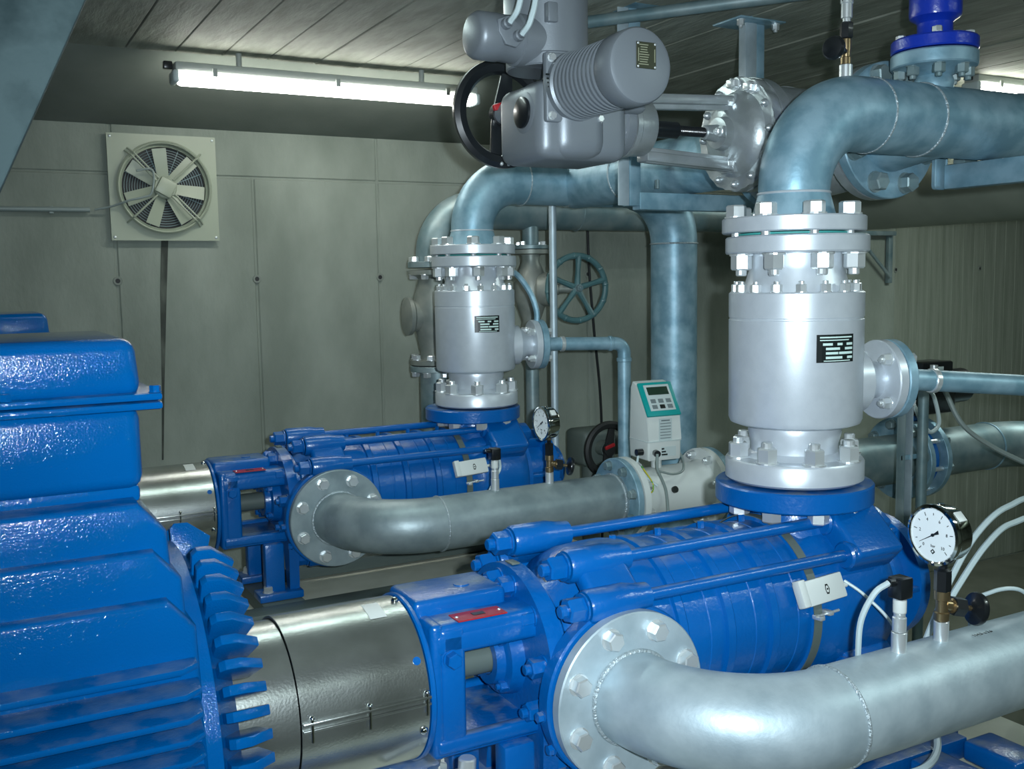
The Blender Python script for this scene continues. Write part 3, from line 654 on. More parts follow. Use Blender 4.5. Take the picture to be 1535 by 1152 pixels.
# ---------------- rear copies
dr = (0.0, DY, 0)
GL = {}
mo2 = dup(mo, dr, 'blue electric motor of the rear pump, hidden but for its box lid')
cg2 = dup(cg, dr, 'stainless coupling guard left of the rear pump, behind the front motor')
pu2 = dup(pu, dr, 'dark blue horizontal multistage pump at the back, in front of the back wall')
ss2 = dup(ss, dr, 'white sensor box strapped to the rear pump barrel')
cv2 = dup(cv, (0.02, DY, 0), 'silver cylindrical check valve standing on the rear pump')
sp2, YS2 = suction_pipe(2.285, 'grey galvanised suction pipe with flanged bend at the rear pump', (1.735, 1.975), 'galv_grey', YF + DY)
MB().annulus((2.285, YS2, SZ), (2.313, YS2, SZ), .08, .165, 48, .003).build('pipe_flange', 'galv', sp2)
bolt_circle(sp2, (2.285, YS2, SZ), (-1, 0, 0), .135, 8, .032, 'head', 'galv_dark', .3)
MB().ring((2.27, YS2, SZ), AX, .1, .005, 48, 8).build('weld_seam', 'weld', sp2)
ga2 = gauge(1.975, YS2, gz, 'chrome pressure gauge on the rear suction pipe, left of the black handwheel')
tr2 = transmitter(1.735, YS2, gz, 'black-topped pressure transmitter on the rear suction pipe')

# ---------------- base frames
def base_frame(y0, label, full):
    t = thing('base_frame', label, 'base frame', (1.0, y0, -1.2), 'pump base frames')
    for sy in (-1, 1): MB().box((.62, y0 + sy * .27, -1.2275), (3.2, .10, .055), .004).build('long_beam', 'blue' if full else 'baseplate', t)
    for xx in (-.85, .2, 1.0): MB().box((xx, y0, -1.2275), (.16, .438, .053), .004).build('cross_beam', 'blue' if full else 'baseplate', t)
    if full:
        for xx in (2.05, 2.25):
            MB().box((xx, y0 - .06, -1.2275), (.11, .34, .055), .004).build('cross_beam', 'blue', t)
            MB().box((xx, y0 - .40, -1.2275), (.11, .155, .055), .012, seg=3).build('cross_beam', 'blue', t)
    return t
base_frame(YF, 'blue steel base frame under the front pump, beam ends at the lower right', True)
base_frame(YF + DY, 'grey-green steel base frame under the rear pump', False)

# oil drain fitting under the front guard
dfit = thing('drain_fitting', 'galvanised threaded tee fitting beneath the front bearing bracket', 'fitting', (.80, YF - .16, -1.05))
MB().tube(fillet([(.70, YF - .12, -1.0), (.79, YF - .16, -1.02), (.80, YF - .17, -1.09)], .03, 6), .016, 16).build('elbow', 'zinc', dfit)
MB().cyl((.86, YF - .155, -1.02), (.862, YF - .155, -.985), .019, seg=16, bev=.003).build('socket', 'zinc', dfit)
MB().cyl((.80, YF - .155, -1.02), (.862, YF - .155, -1.02), .015, seg=16).build('nipple', 'zinc', dfit)
MB().ring((.80, YF - .155, -1.02), (1, .2, 0), .018, .005, 20, 8).build('collar', 'zinc', dfit)

# ------------------------------------------------------------------ discharge pipes
ZP = .42
def elbow_line(t, x0, y, zb, pts, R, r0, m, name='pipe'):
    return MB().tube(fillet(pts, R, 16), r0, 40).build(name, m, t)
dp = thing('discharge_pipe', 'thick galvanised discharge pipe bending right above the front check valve', 'pipe', (1.9, YF, .1), 'discharge pipes')
def top_flange(t, x, y, m):
    fl = MB().annulus((x, y, .107), (x, y, .146), .07, .181, 72, .003).build('pipe_flange', m, t)
    bolt_circle(fl, (x, y, .146), (0, 0, 1), .150, 8, .046, 'head', 'zinc', math.radians(20))
    MB().annulus((x, y, .1005), (x, y, .1055), .08, .150, 48, .001).build('gasket', 'gasket', fl)
    for k in range(8):
        a = 2 * PI * k / 8 + math.radians(20); u, v, _ = basis((0, 0, 1)); p = V((x, y, .098)) + (u * math.cos(a) + v * math.sin(a)) * .150
        MB().cyl(p, p + V((0, 0, .010)), .012, seg=10).build('stud', 'zinc', fl)
    MB().lathe((x, y, .146), (0, 0, 1), [(.108, 0), (.104, .01), (.091, .058), (.09, .062)], 48).build('weld_neck', 'galv', t)
    MB().ring((x, y, .207), (0, 0, 1), .09, .0035, 48, 8).build('weld_seam', m, t)
top_flange(dp, XD - .012, YF, 'silver')
pts = fillet([(XD - .012, YF, .206), (XD - .012, YF, ZP), (3.9, YF, ZP)], .21, 18)
rad = [.089 + .009 * min(1, i / 14) for i in range(len(pts))]
MB().tube(pts, rad, 48).build('pipe', 'galv', dp)
for xx, rr in ((2.165, .097), (2.36, .098), (2.78, .098)): MB().ring((xx, YF, ZP), AX, rr, .0038, 56, 8).build('weld_seam', 'weld', dp)
MB().lathe((2.45, YF, ZP), (0, 1, 0), [(.098, 0), (.110, .10), (.12, .16), (.125, .19)], 48).build('branch', 'galv', dp)
bf = MB().annulus((2.45, YF + .17, ZP), (2.45, YF + .205, ZP), .09, .20, 64, .003).build('branch_flange', 'galv', dp)
bolt_circle(bf, (2.45, YF + .17, ZP), (0, -1, 0), .165, 8, .048, 'head', 'galv_dark', PI / 8)

rd = thing('discharge_pipe', 'thick galvanised discharge pipe bending right and then down behind the rear check valve', 'pipe', (2.4, YF + DY, -1.2), 'discharge pipes')
YR = YF + DY
top_flange(rd, XD + .015, YR, 'silver')
pts = fillet([(XD + .015, YR, .206), (XD + .015, YR, ZP), (3.0, YR, ZP), (3.0, YR, -2.245)], [.21, .26], 16)
MB().tube(pts, [.089 + .009 * min(1, i / 14) + .012 * min(1, max(0, (i - 17) / 3)) for i in range(len(pts))], 44).build('pipe', 'galv', rd)
for xx in (2.17, 2.40): MB().ring((xx, YR, ZP), AX, .1, .0035, 48, 8).build('weld_seam', 'weld', rd)
MB().ring((3.0, YR, .155), (0, 0, 1), .112, .004, 48, 8).build('weld_seam', 'weld', rd)
MB().cyl((2.45, YF + .64, ZP), (2.45, YR, ZP), .11, seg=44).build('branch', 'galv', rd)
MB().annulus((2.45, YF + .632, ZP), (2.45, YF + .667, ZP), .09, .20, 56, .003).build('branch_flange', 'galv', rd)
MB().ring((2.45, YF + 1.5, ZP), (0, 1, 0), .111, .004, 48, 8).build('weld_seam', 'weld', rd)

# header along the right and back line
hd = thing('header_pipe', 'wide dull grey-brown header pipe crossing under the ceiling at the right', 'pipe', (4.66, 3.0, .25))
MB().cyl((4.66, 4.9, .43), (4.66, -.9, .43), .18, seg=56, bev=.01).build('pipe', 'header', hd)
tl = thing('rear_line_pipe', 'dark galvanised pipe along the back wall with an elbow left of the rear check valve', 'pipe', (3.0, 4.55, -2.25))
X3, Y3 = 2.03, 4.5
MB().tube(fillet([(X3, Y3, .075), (X3, Y3, .34), (4.5, Y3 + .05, .34)], .22, 14), .092, 36).build('pipe', 'galv_dark', tl)
MB().cyl((X3, Y3, -2.24), (X3, Y3, -.435), .085, seg=32).build('pipe', 'galv_dark', tl)
MB().annulus((X3, Y3, .062), (X3, Y3, .09), .07, .132, 40).build('pipe_flange', 'galv_dark', tl)
MB().annulus((X3, Y3, -.44), (X3, Y3, -.412), .07, .132, 40).build('pipe_flange', 'galv_dark', tl)
bolt_circle(tl, (X3, Y3, .09), (0, 0, 1), .112, 8, .034, 'head', 'zinc', .1)
bolt_circle(tl, (X3, Y3, -.44), (0, 0, -1), .112, 8, .034, 'head', 'zinc', .1)
MB().tube([(2.565, Y3, .33), (2.565, Y3, .165)], .042, 24).build('branch', 'galv_dark', tl)
MB().annulus((2.565, Y3, .15), (2.565, Y3, .17), .03, .095, 36).build('pipe_flange', 'galv_dark', tl)
bolt_circle(tl, (2.565, Y3, .17), (0, 0, 1), .075, 4, .026, 'head', 'zinc', .5)
MB().ring((2.85, Y3 + .02, .34), AX, .093, .004, 36, 8).build('weld_seam', 'galv_dark', tl)

v3 = thing('swing_valve', 'dull grey cast valve half hidden left of the rear check valve', 'valve', (X3, Y3, -.41))
MB().lathe((X3, Y3, -.408), (0, 0, 1), [(.07, 0), (.13, .002), (.132, .024), (.085, .03), (.078, .06), (.095, .14), (.115, .22), (.118, .28), (.09, .38), (.082, .42), (.13, .436), (.132, .458), (.07, .462)], 40).build('valve_body', 'cast_dull', v3)
MB().lathe((X3 - .02, Y3, -.17), (-1, .1, 0), [(.07, .04), (.075, .10), (.09, .11), (.092, .13), (.06, .14)], 32).build('cover', 'cast_dull', v3)
bolt_circle(v3, (X3, Y3, .03), (0, 0, -1), .112, 8, .034, 'head', 'zinc', .1)
bolt_circle(v3, (X3, Y3, -.382), (0, 0, 1), .112, 8, .034, 'head', 'zinc', .1)

# handwheel gate valve in the back
hv = thing('handwheel_valve', 'gate valve with large grey-green five-spoked handwheel near the back wall', 'valve', (2.565, Y3, -.3))
MB().lathe((2.565, Y3, .147), (0, 0, -1), [(.03, 0), (.095, 0), (.095, .02), (.05, .024), (.045, .06), (.07, .12), (.085, .17), (.085, .25), (.06, .32), (.045, .36), (.05, .40), (.095, .404), (.095, .424), (.03, .424)], 36).build('valve_body', 'cast_dull', hv)
wn = V((-.08, -.99, 0)).normalized(); wc = V((2.735, 4.33, -.05))
vb = V((2.60, Y3 - .05, -.055)); ax3 = (wc - vb).normalized()
MB().lathe(vb - ax3 * .03, ax3, [(.06, 0), (.08, .02), (.085, .05), (.085, .065), (.03, .07), (.03, .12), (.022, .12), (.022, .2)], 28).build('bonnet', 'cast_dull', hv)
bolt_circle(hv, vb + ax3 * .035, ax3, .07, 6, .022, 'nut', 'zinc', .2)
MB().cyl(vb + ax3 * .1, wc - wn * .0, .012, seg=14).build('stem', 'zinc', hv)
fast('nut', 'galv_dark', hv, wc + wn * .015, wn, .03)
hw = MB(); RW = .163
hw.ring(wc, wn, RW, .0155, 60, 10); u3, v3_, _ = basis(wn)
hw.build('wheel_rim', 'teal_iron', hv)
for k in range(5):
    a = 2 * PI * k / 5 + .25; dv = u3 * math.cos(a) + v3_ * math.sin(a)
    MB().tube([wc + dv * .015, wc + dv * .09 , wc + dv * RW], [.017, .013, .017], 8).build('spoke', 'teal_iron', hv)
for k in range(12):
    a = 2 * PI * k / 12 + .1; dv = u3 * math.cos(a) + v3_ * math.sin(a)
    MB().sphere(wc + dv * RW, .0175, seg=10, rings=6).build('grip_knob', 'teal_iron', hv)
MB().lathe(wc - wn * .012, wn, [(.025, 0), (.028, .005), (.028, .022), (.022, .026)], 24).build('hub', 'teal_iron', hv)
o = MB().cyl((2.565, Y3, -2.24), (2.565, Y3, -.285), .035, seg=24).build('drop_pipe', 'galv_dark'); tag(o, 'small dark vertical pipe below the handwheel gate valve', 'pipe')
# thin vertical pipe in front of it
o = MB().cyl((2.41, 4.02, -1.2), (2.41, 4.02, .33), .0175, seg=20).build('thin_pipe', 'galv_bright'); tag(o, 'thin bright vertical galvanised pipe left of the spoked handwheel', 'pipe')
cable('wall_cable', [(3.22, YW - .02, .33), (3.23, YW - .02, .05), (3.26, YW - .02, -.3), (3.31, YW - .02, -.9), (3.30, YW - .02, -2.2)], .008, 'black', 'black cable running down the back wall behind the spoked handwheel')

# bypass pipes
def bypass(x0, y0, L, drop, label, low):
    t = thing('bypass_pipe', label, 'pipe', (x0 + L, y0, low), 'bypass pipes')
    ph = math.radians(-12); d_ = V((math.cos(ph), math.sin(ph), 0)); o_ = V((x0, y0, -.285))
    MB().annulus(o_ + d_ * .278, o_ + d_ * .306, .02, .107, 44, .003).build('pipe_flange', 'galv', t)
    bolt_circle(t, o_ + d_ * .306, d_, .082, 4, .026, 'head', 'zinc', PI / 4)
    e = o_ + d_ * L + V((0, 0, drop))
    MB().tube(fillet([o_ + d_ * .30, e, (e.x, e.y, low)], .045, 10), .0295, 28).build('tube', 'galv', t)
    p = (o_ + d_ * .3).lerp(e, .22); MB().cyl(p, p + (e - o_ - d_ * .3).normalized() * .018, .034, seg=28, bev=.002).build('collar', 'zinc', t)
    MB().cyl((e.x, e.y, e.z - .065), (e.x, e.y, e.z - .082), .034, seg=28, bev=.002).build('collar', 'galv', t)
    f_ = (o_ + d_ * .3 - e).normalized(); MB().cyl(e + f_ * .075, e + f_ * .06, .034, seg=28, bev=.002).build('collar', 'galv', t)
    return t
bypass(XD, YF, .86, -.05, 'galvanised bypass pipe running right from the front check valve', -2.24)
bypass(XD + .02, YR, .69, -.01, 'galvanised bypass pipe turning down beside the flow meter', -2.24)
# sensing hose on the rear check valve
cable('sensing_hose', [(XD + .13, YR - .06, .04), (XD + .20, YR - .05, .02), (XD + .26, YR - .06, -.06), (XD + .285, YR - .07, -.14), (XD + .285, YR - .07, -.19)], .013, 'galv', 'curved grey hose at the upper right of the rear check valve', 'hose')

# ------------------------------------------------------------------ flow meter
fm = thing('flow_meter', 'white electromagnetic flow meter with teal-framed display on the rear suction pipe', 'flow meter', (2.52, YS2, SZ - .16))
MB().lathe((2.318, YS2, SZ), AX, [(.08, 0), (.165, 0), (.165, .028), (.118, .032), (.110, .05), (.110, .38), (.118, .398), (.165, .402), (.165, .43), (.08, .43)], 56).build('meter_body', 'white', fm)
bolt_circle(fm, (2.346, YS2, SZ), AX, .138, 8, .03, 'nut', 'zinc', .3)
bolt_circle(fm, (2.72, YS2, SZ), (-1, 0, 0), .138, 8, .03, 'nut', 'zinc', .3)
MB().cyl((2.49, YS2, SZ + .10), (2.49, YS2, SZ + .155), .022, seg=24).build('neck', 'white', fm)
Rh = Matrix.Rotation(math.radians(-5), 3, 'Z')
hx, hy, hz = 2.485, YS2, SZ + .15
hd_ = MB(); W2 = .078
pr = [(-.062, 0), (.062, 0), (.062, .19), (.045, .285), (.025, .30), (-.055, .205)]  # side profile: (depth towards -Y negative, z)
prof = [(-.070, .0), (-.074, .012), (-.074, .075), (-.068, .08), (-.068, .185), (.010, .305), (.055, .315), (.070, .29), (.074, .08), (.074, .0)]
hd_.prism(prof, V((hx, hy, hz)) - Rh @ V((W2, 0, 0)), Rh @ V((0, 1, 0)), (0, 0, 1), Rh @ V((2 * W2, 0, 0)), .008, 3)
head = hd_.build('display_housing', 'white', fm)
def hp(a, b, c): return V((hx, hy, hz)) + Rh @ V((a, b, c))
sl = V((0, .078, .12)).normalized(); sln = V((0, -.12, .078)).normalized()
cA = V((0, -.029, .245))
def slab(name, c2, w_, h_, th, m, par, off=0, bev=.003):
    Rs = Rh @ Matrix(((1, 0, 0), tuple(sl), tuple(sln))).transposed()
    q = V((hx, hy, hz)) + Rh @ (cA + V((c2[0], 0, 0)) + sl * c2[1] + sln * off)
    return MB().box(q, (w_, h_, th), bev, R=Rs).build(name, m, par)
fr = slab('display_frame', (0, 0), 2 * W2 + .004, .155, .014, 'teal', head, .0, .006)
slab('keypad', (0, .004), .118, .118, .004, 'panel', fr, .0075, .001)
slab('lcd_window', (0, .034), .098, .036, .003, 'lcd', fr, .0095, .0008)
for i in range(3):
    for j in range(2): slab('key', (-.036 + .036 * i, -.012 - .026 * j), .024, .018, .002, 'key' if (i, j) != (1, 1) else 'plate', fr, .0098, .0006)
MB().box(hp(.006, -.0685, .125), (.062, .0015, .09), 0, R=Rh).build('type_label', 'panel', head)
for k in range(7): MB().box(hp(.006, -.0697, .162 - .012 * k), (.05 if k else .04, .001, .003 if k else .005), 0, R=Rh).build('print_line', 'key', head)
MB().box(hp(.018, -.0745, .035), (.07, .0012, .04), 0, R=Rh).build('type_label', 'panel', head)
for k in range(3): MB().box(hp(-.01 + .004 * k, -.0755, .047 - .012 * k), (.012 + .008 * k, .001, .006), 0, R=Rh).build('print_mark', 'plate', head)
MB().box(hp(0, 0, .078), (2 * W2 + .003, .151, .003), .001, R=Rh).build('joint_band', 'panel', head)
for k, (a, b) in enumerate(((-.086, -.04), (-.05, -.085))): 
    dv = Rh @ (V((-1, 0, 0)) if k == 0 else V((-.3, -1, 0))); MB().cyl(hp(a, b, .035), hp(a, b, .035) + dv.normalized() * .028, .014, seg=16).build('cable_gland', 'black', head)
cable('meter_cable', [hp(-.06, -.113, .035), hp(-.07, -.13, -.02), hp(-.05, -.135, -.07), hp(-.035, -.14, -.12), hp(-.03, -.15, -.22)], .006, 'cable_grey', 'grey cable hanging down from the flow meter glands')
cable('meter_cable', [hp(-.105, -.04, .03), hp(-.12, -.06, -.03), hp(-.1, -.1, -.06), hp(-.07, -.13, -.09)], .005, 'cable', 'pale cable curving from the left gland of the flow meter')
cable('meter_cable', [hp(.085, .02, .04), hp(.115, -.02, .0), hp(.09, -.07, -.05), hp(.02, -.10, -.055), hp(-.05, -.10, -.035)], .005, 'cable_grey', 'grey cable looping round the neck of the flow meter')
for nm, cx_, x1 in (('earth_wire', 2.325, 2.36), ('earth_wire', 2.735, 2.78)):
    a0 = V((x1 - .05, YS2 - .07, SZ + .135)); a1 = V((x1 + .005, YS2 - .07, SZ + .135))
    cable(nm, [a0, a0 + V((.002, -.05, -.05)), (a0 + a1) / 2 + V((.01, -.085, -.09)), a1 + V((.01, -.06, -.06)), a1], .003, 'green_yellow', 'green-yellow earth wire bridging the %s flange of the flow meter' % ('left' if x1 < 2.5 else 'right'), 'wire')
MB().cyl((2.50, YS2 - .108, SZ + .03), (2.50, YS2 - .118, SZ + .034), .014, seg=16).build('plug', 'plate', fm)

# suction line beyond the meter, butterfly valve
sl2 = thing('suction_line', 'dark galvanised suction line behind the front check valve, from flow meter to elbow', 'pipe', (3.8, YS2, SZ - .12))
MB().annulus((2.752, YS2, SZ), (2.78, YS2, SZ), .08, .165, 48).build('pipe_flange', 'galv', sl2)
MB().cyl((2.775, YS2, SZ), (3.95, YS2, SZ), .118, seg=44).build('pipe', 'galv_dark', sl2)
MB().annulus((3.93, YS2, SZ), (3.962, YS2, SZ), .1, .20, 56).build('pipe_flange', 'galv', sl2)
bolt_circle(sl2, (3.93, YS2, SZ), (-1, 0, 0), .165, 8, .04, 'head', 'galv_dark', .2)
MB().annulus((4.045, YS2, SZ), (4.077, YS2, SZ), .1, .20, 56).build('pipe_flange', 'galv', sl2)
bolt_circle(sl2, (4.077, YS2, SZ), (1, 0, 0), .165, 8, .04, 'nut', 'galv_dark', .2)
MB().tube(fillet([(4.06, YS2, SZ), (4.92, YS2, SZ), (4.92, .8, SZ)], .32, 14), .118, 44).build('pipe', 'galv_dark', sl2)
MB().ring((4.58, YS2, SZ), AX, .119, .005, 44, 8).build('weld_seam', 'galv', sl2)
bv = thing('butterfly_valve', 'blue butterfly valve with black electric drive behind the front check valve', 'valve', (4.0, YS2, SZ - .17))
MB().annulus((3.966, YS2, SZ), (4.041, YS2, SZ), .1, .155, 48).build('valve_body', 'blue', bv)
for k in range(8):
    a = 2 * PI * k / 8 + .2; u, v, _ = basis(AX); p = V((3.965, YS2, SZ)) + (u * math.cos(a) + v * math.sin(a)) * .172
    MB().cyl(p, p + V((.078, 0, 0)), .011, seg=10).build('through_bolt', 'zinc', bv)
MB().cyl((4.003, YS2, SZ + .15), (4.003, YS2, -.70), .03, seg=20).build('valve_neck', 'blue', bv)
MB().box((4.0, YS2, -.695), (.09, .09, .03), .004).build('mounting_pad', 'blue', bv)
MB().box((4.07, YS2, -.60), (.30, .2, .16), .02).build('drive_housing', 'black', bv)
MB().cyl((4.20, YS2 - .02, -.56), (4.36, YS2 - .02, -.56), .085, seg=28, bev=.01).build('drive_motor', 'black', bv)
MB().box((4.12, YS2, -.475), (.22, .14, .09), .01).build('drive_cover', 'black', bv)
MB().box((4.12, YS2 - .071, -.463), (.07, .004, .018), .001).build('label_strip', 'panel', bv)
cable('drive_cable', [(3.86, YS2 - .14, -.60), (3.85, YS2 - .2, -.68), (3.90, YS2 - .21, -.735), (3.97, YS2 - .2, -.70), (3.99, YS2 - .16, -.60), (4.0, YS2 - .12, -.55)], .01, 'cable', 'pale cable loop hanging under the black valve drive')

# post and hose in front of it
po = thing('support_post', 'grey steel channel post with a conduit beside it, left of the front gauge', 'post', (3.45, 2.9, -2.25))
MB().box((3.435, 2.9, -1.385), (.05, .006, 1.73), .001).build('channel', 'galv_dark', po)
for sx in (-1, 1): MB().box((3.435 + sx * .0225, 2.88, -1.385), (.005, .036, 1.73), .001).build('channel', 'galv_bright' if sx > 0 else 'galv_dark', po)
MB().tube([(3.515, 2.86, -2.25), (3.515, 2.86, -.42)], .022, 16).build('conduit', 'galv_dark', po)
MB().box((3.475, 2.875, -.77), (.13, .008, .02), .001).build('clamp', 'galv', po)
MB().box((3.435, 2.9, -2.24), (.12, .12, .012), .002).build('foot_plate', 'galv', po)
cable('sensor_hose', [(3.55, 2.84, -.40), (3.60, 2.82, -.50), (3.66, 2.75, -.66), (3.85, 2.6, -.80), (4.1, 2.4, -.90), (4.5, 2.2, -.98), (4.9, 2.1, -1.5), (5.0, 2.1, -2.23)], .011, 'cable_grey', 'grey hose curving from the post down to the right edge', 'hose')
MB().cyl((3.55, 2.84, -.42), (3.55, 2.84, -.385), .016, seg=12).build('gland', 'zinc', po)

# loose white cables at the right
cable('signal_cable', [(1.94, YS + .16, -.93), (1.97, YS + .13, -.80), (2.02, YS + .13, -.72), (2.12, YS + .14, -.63), (2.26, YS + .16, -.585), (2.45, YS + .2, -.62), (2.64, YS + .24, -.95), (2.68, YS + 0.22, -1.6), (2.69, YS + 0.22, -2.23)], .0075, 'cable', 'white cable arching highest behind the front gauge valve', group='signal cables')
cable('signal_cable', [(1.99, YS + .16, -.93), (2.00, YS + .13, -.80), (2.06, YS + .13, -.73), (2.16, YS + .14, -.66), (2.28, YS + .16, -.63), (2.45, YS + .18, -.66), (2.64, YS + .24, -.95), (2.68, YS + 0.24, -1.6), (2.69, YS + 0.24, -2.23)], .0075, 'cable', 'white cable arching second highest behind the front gauge valve', group='signal cables')
cable('signal_cable', [(2.05, YS + .10, -.93), (2.06, YS + .10, -.79), (2.10, YS + .08, -.755), (2.16, YS + .06, -.752), (2.20, YS + .05, -.78), (2.22, YS + .04, -.84)], .005, 'cable', 'short white cable curling beside the black valve knob', group='signal cables')
cable('signal_cable', [(2.18, YS - .04, -.84), (2.20, YS - .03, -.77), (2.27, YS - .0, -.72), (2.4, YS + .05, -.68), (2.64, YS + .24, -.95), (2.68, YS + 0.26, -1.6), (2.69, YS + 0.26, -2.23)], .009, 'cable', 'thick white cable bundle rising over the front suction pipe at the right edge', group='signal cables')
cable('signal_cable', [(2.21, YS - .07, -.80), (2.22, YS - .06, -.76), (2.29, YS - .03, -.735), (2.4, YS + .0, -.72), (2.64, YS + .24, -.95), (2.68, YS + 0.28, -1.6), (2.69, YS + 0.28, -2.23)], .008, 'cable', 'lower white cable lying on the front suction pipe at the right edge', group='signal cables')
cable('transmitter_cable', [(1.655, YS, gz + .11), (1.625, YS + .01, gz + .09), (1.61, YS + .03, gz + .03), (1.625, YS + .05, gz - .05), (1.66, YS + .08, gz - .14)], .0065, 'cable', 'white cable looping down from the front transmitter')
cable('sensor_cable', [(1.875, YF - .217, ZA + .09), (1.90, YF - .26, ZA + .06), (1.92, YF - .33, ZA + .0), (1.86, YF - .40, ZA - .06), (1.78, YF - .42, ZA - .10)], .004, 'cable', 'thin pale cable from the front strap sensor box')
cable('transmitter_cable', [(1.70, YS2, gz + .11), (1.76, YS2 + .03, gz + .10), (1.79, YS2 + .06, gz + .03), (1.77, YS2 + .05, gz - .0), (1.74, YS2 + .06, gz - .06)], .005, 'cable', 'pale cable looping down from the rear transmitter')
cable('floor_cable', [(1.78, YF - .42, -1.155), (1.86, YF - .47, -1.13), (1.95, YF - .44, -1.12), (2.04, YF - .36, -1.10)], .009, 'cable', 'white cable lying on the blue beams at the lower right')

# ------------------------------------------------------------------ gate valve with electric actuator
YV = YF + .42; XV = 2.45     # centre of the valve run
gv = thing('gate_valve', 'shiny silver cast gate valve with round bolted bonnet, left of the front pipe bend', 'valve', (XV, YV, ZP - .2))
MB().lathe((XV, YF + .209, ZP), (0, 1, 0), [(.09, 0), (.20, 0), (.20, .032), (.125, .038), (.115, .05), (.14, .10), (.165, .15), (.172, .21), (.165, .27), (.14, .32), (.115, .37), (.125, .382), (.20, .388), (.20, .42), (.09, .42)], 56).build('valve_body', 'cast', gv)
XB = 2.10
MB().lathe((XV - .05, YV, ZP), (-1, 0, 0), [(.15, 0), (.15, XV - .05 - XB - .05), (.168, XV - .05 - XB - .045), (.168, XV - .05 - XB - .008)], 56).build('bonnet_flange', 'cast', gv)
on = []
for k in range(72):
    t = 2 * PI * k / 72; on.append(((.166 + .004 * math.cos(12 * t)) * math.cos(t), (.166 + .004 * math.cos(12 * t)) * math.sin(t)))
bo = MB().prism(on, (XB + .006, YV, ZP), (0, -1, 0), (0, 0, 1), (-.034, 0, 0), .004).build('bonnet', 'cast', gv)
MB().lathe((XB - .026, YV, ZP), (-1, 0, 0), [(.128, 0), (.124, .008), (.112, .022), (.088, .036), (.06, .044), (.05, .05), (.045, .075), (.03, .078)], 56).build('bonnet_dome', 'cast', gv)
MB().lathe((XB - .026, YV - .045, ZP + .0), (-1, -.3, 0), [(.02, .03), (.02, .040)], 24)
for k in range(12):
    a = 2 * PI * k / 12; p = V((XB - .028, YV - .147 * math.cos(a), ZP + .147 * math.sin(a)))
    if k in (2, 3): fast('head', 'zinc', gv, p, (-1, 0, 0), .030); MB().box(p + V((-.012, 0, 0)), (.034, .026, .024), .004).build('square_nut', 'zinc', gv)
    else: MB().lathe(p, (-1, 0, 0), [(.012, 0), (.012, .006), (.0085, .012), (.004, .016)], 14).build('bolt_end', 'cast', gv)
yk = MB()
for sz in (-1, 1):
    zz = ZP + sz * .088
    MB().box((XB - .205, YV - .0, zz), (.335, .056, .028), .006, R=Matrix.Rotation(sz * -.05, 3, 'Y')).box((XB - .205, YV, zz + sz * -.006), (.32, .022, .044), .004, R=Matrix.Rotation(sz * -.05, 3, 'Y')).build('yoke_arm', 'cast', gv)
    MB().box((XB - .052, YV, zz + sz * .002), (.016, .062, .05), .004).build('yoke_lug', 'cast', gv)
    MB().box((XB - .033, YV, zz + sz * .002), (.016, .062, .05), .004).build('yoke_lug', 'cast', gv)
    for sy in (-1, 1): fast('nut', 'zinc', gv, (XB - .061, YV + sy * .019, zz + sz * .002), (-1, 0, 0), .022)
MB().cyl((XB - .05, YV, ZP), (XB - .42, YV, ZP), .013, seg=16).build('stem', 'blackrub', gv)
th = MB()
for k in range(56): th.ring((XB - .14 - .004 * k, YV, ZP), AX, .0135, .0014, 18, 5)
th.build('thread', 'black', gv)
MB().box((XB - .105, YV, ZP), (.016, .085, .034), .005).build('packing_gland', 'cast', gv)
MB().cyl((XB - .10, YV, ZP), (XB - .15, YV, ZP), .026, .021, seg=20, bev=.004).build('packing_sleeve', 'cast', gv)
for sy in (-1, 1):
    MB().tube([(XB - .06, YV + sy * .032, ZP), (XB - .13, YV + sy * .032, ZP)], .006, 10).build('gland_bolt', 'zinc', gv)
    fast('nut', 'zinc', gv, (XB - .113, YV + sy * .032, ZP), (-1, 0, 0), .02)
MB().cyl((XB - .37, YV, ZP), (XB - .25, YV, ZP), .024, seg=24, bev=.002).build('stem_guard', 'black', gv)
MB().lathe((XB - .368, YV, ZP), (-1, 0, 0), [(.062, 0), (.078, .003), (.080, .01), (.080, .055), (.085, .06), (.085, .075), (.05, .08)], 48).build('yoke_head', 'cast', gv)

XA = XB - .448    # actuator output face
ac = thing('valve_actuator', 'grey electric valve actuator with finned motor hanging at the top centre', 'actuator', (1.45, YV, ZP - .12))
MB().lathe((XA, YV, ZP), (-1, 0, 0), [(.08, 0), (.088, .003), (.090, .02), (.090, .03), (.084, .034), (.082, .075), (.09, .08), (.09, .10), (.05, .11)], 48).build('output_flange', 'actuator', ac)
for a in (40, 100, 160, 220, 280, 340):
    p = V((XA - .0, YV - .074 * math.cos(math.radians(a)), ZP + .074 * math.sin(math.radians(a)))); 
    fast('head', 'zinc', ac, V((XA - .033, p.y, p.z)), (-1, 0, 0), .016)
x1 = XA - .05; x0 = 1.325
AZ = ZP + .0
MB().box(((x0 + x1) / 2, YV, AZ - .012), (x1 - x0, .24, .20), .035, seg=5).build('gear_housing', 'actuator', ac)
MB().box((x0 + .235, YV - .01, AZ + .085), (.22, .20, .13), .02, seg=3).build('gear_housing', 'actuator', ac)
MB().box(((x0 + .12), YV - .02, AZ + .0), (.16, .235, .22), .045, seg=5).build('gear_housing', 'actuator', ac)
MB().lathe((x0 + .002, YV - .035, AZ + .012), (-1, 0, 0), [(.05, -.03), (.053, .002), (.045, .006)], 36).build('window_bezel', 'actuator', ac)
MB().lathe((x0 - .004, YV - .035, AZ + .012), (-1, 0, 0), [(.040, -.0), (.040, .006), (.034, .009), (0, .009)], 36).build('indicator_window', 'black', ac)
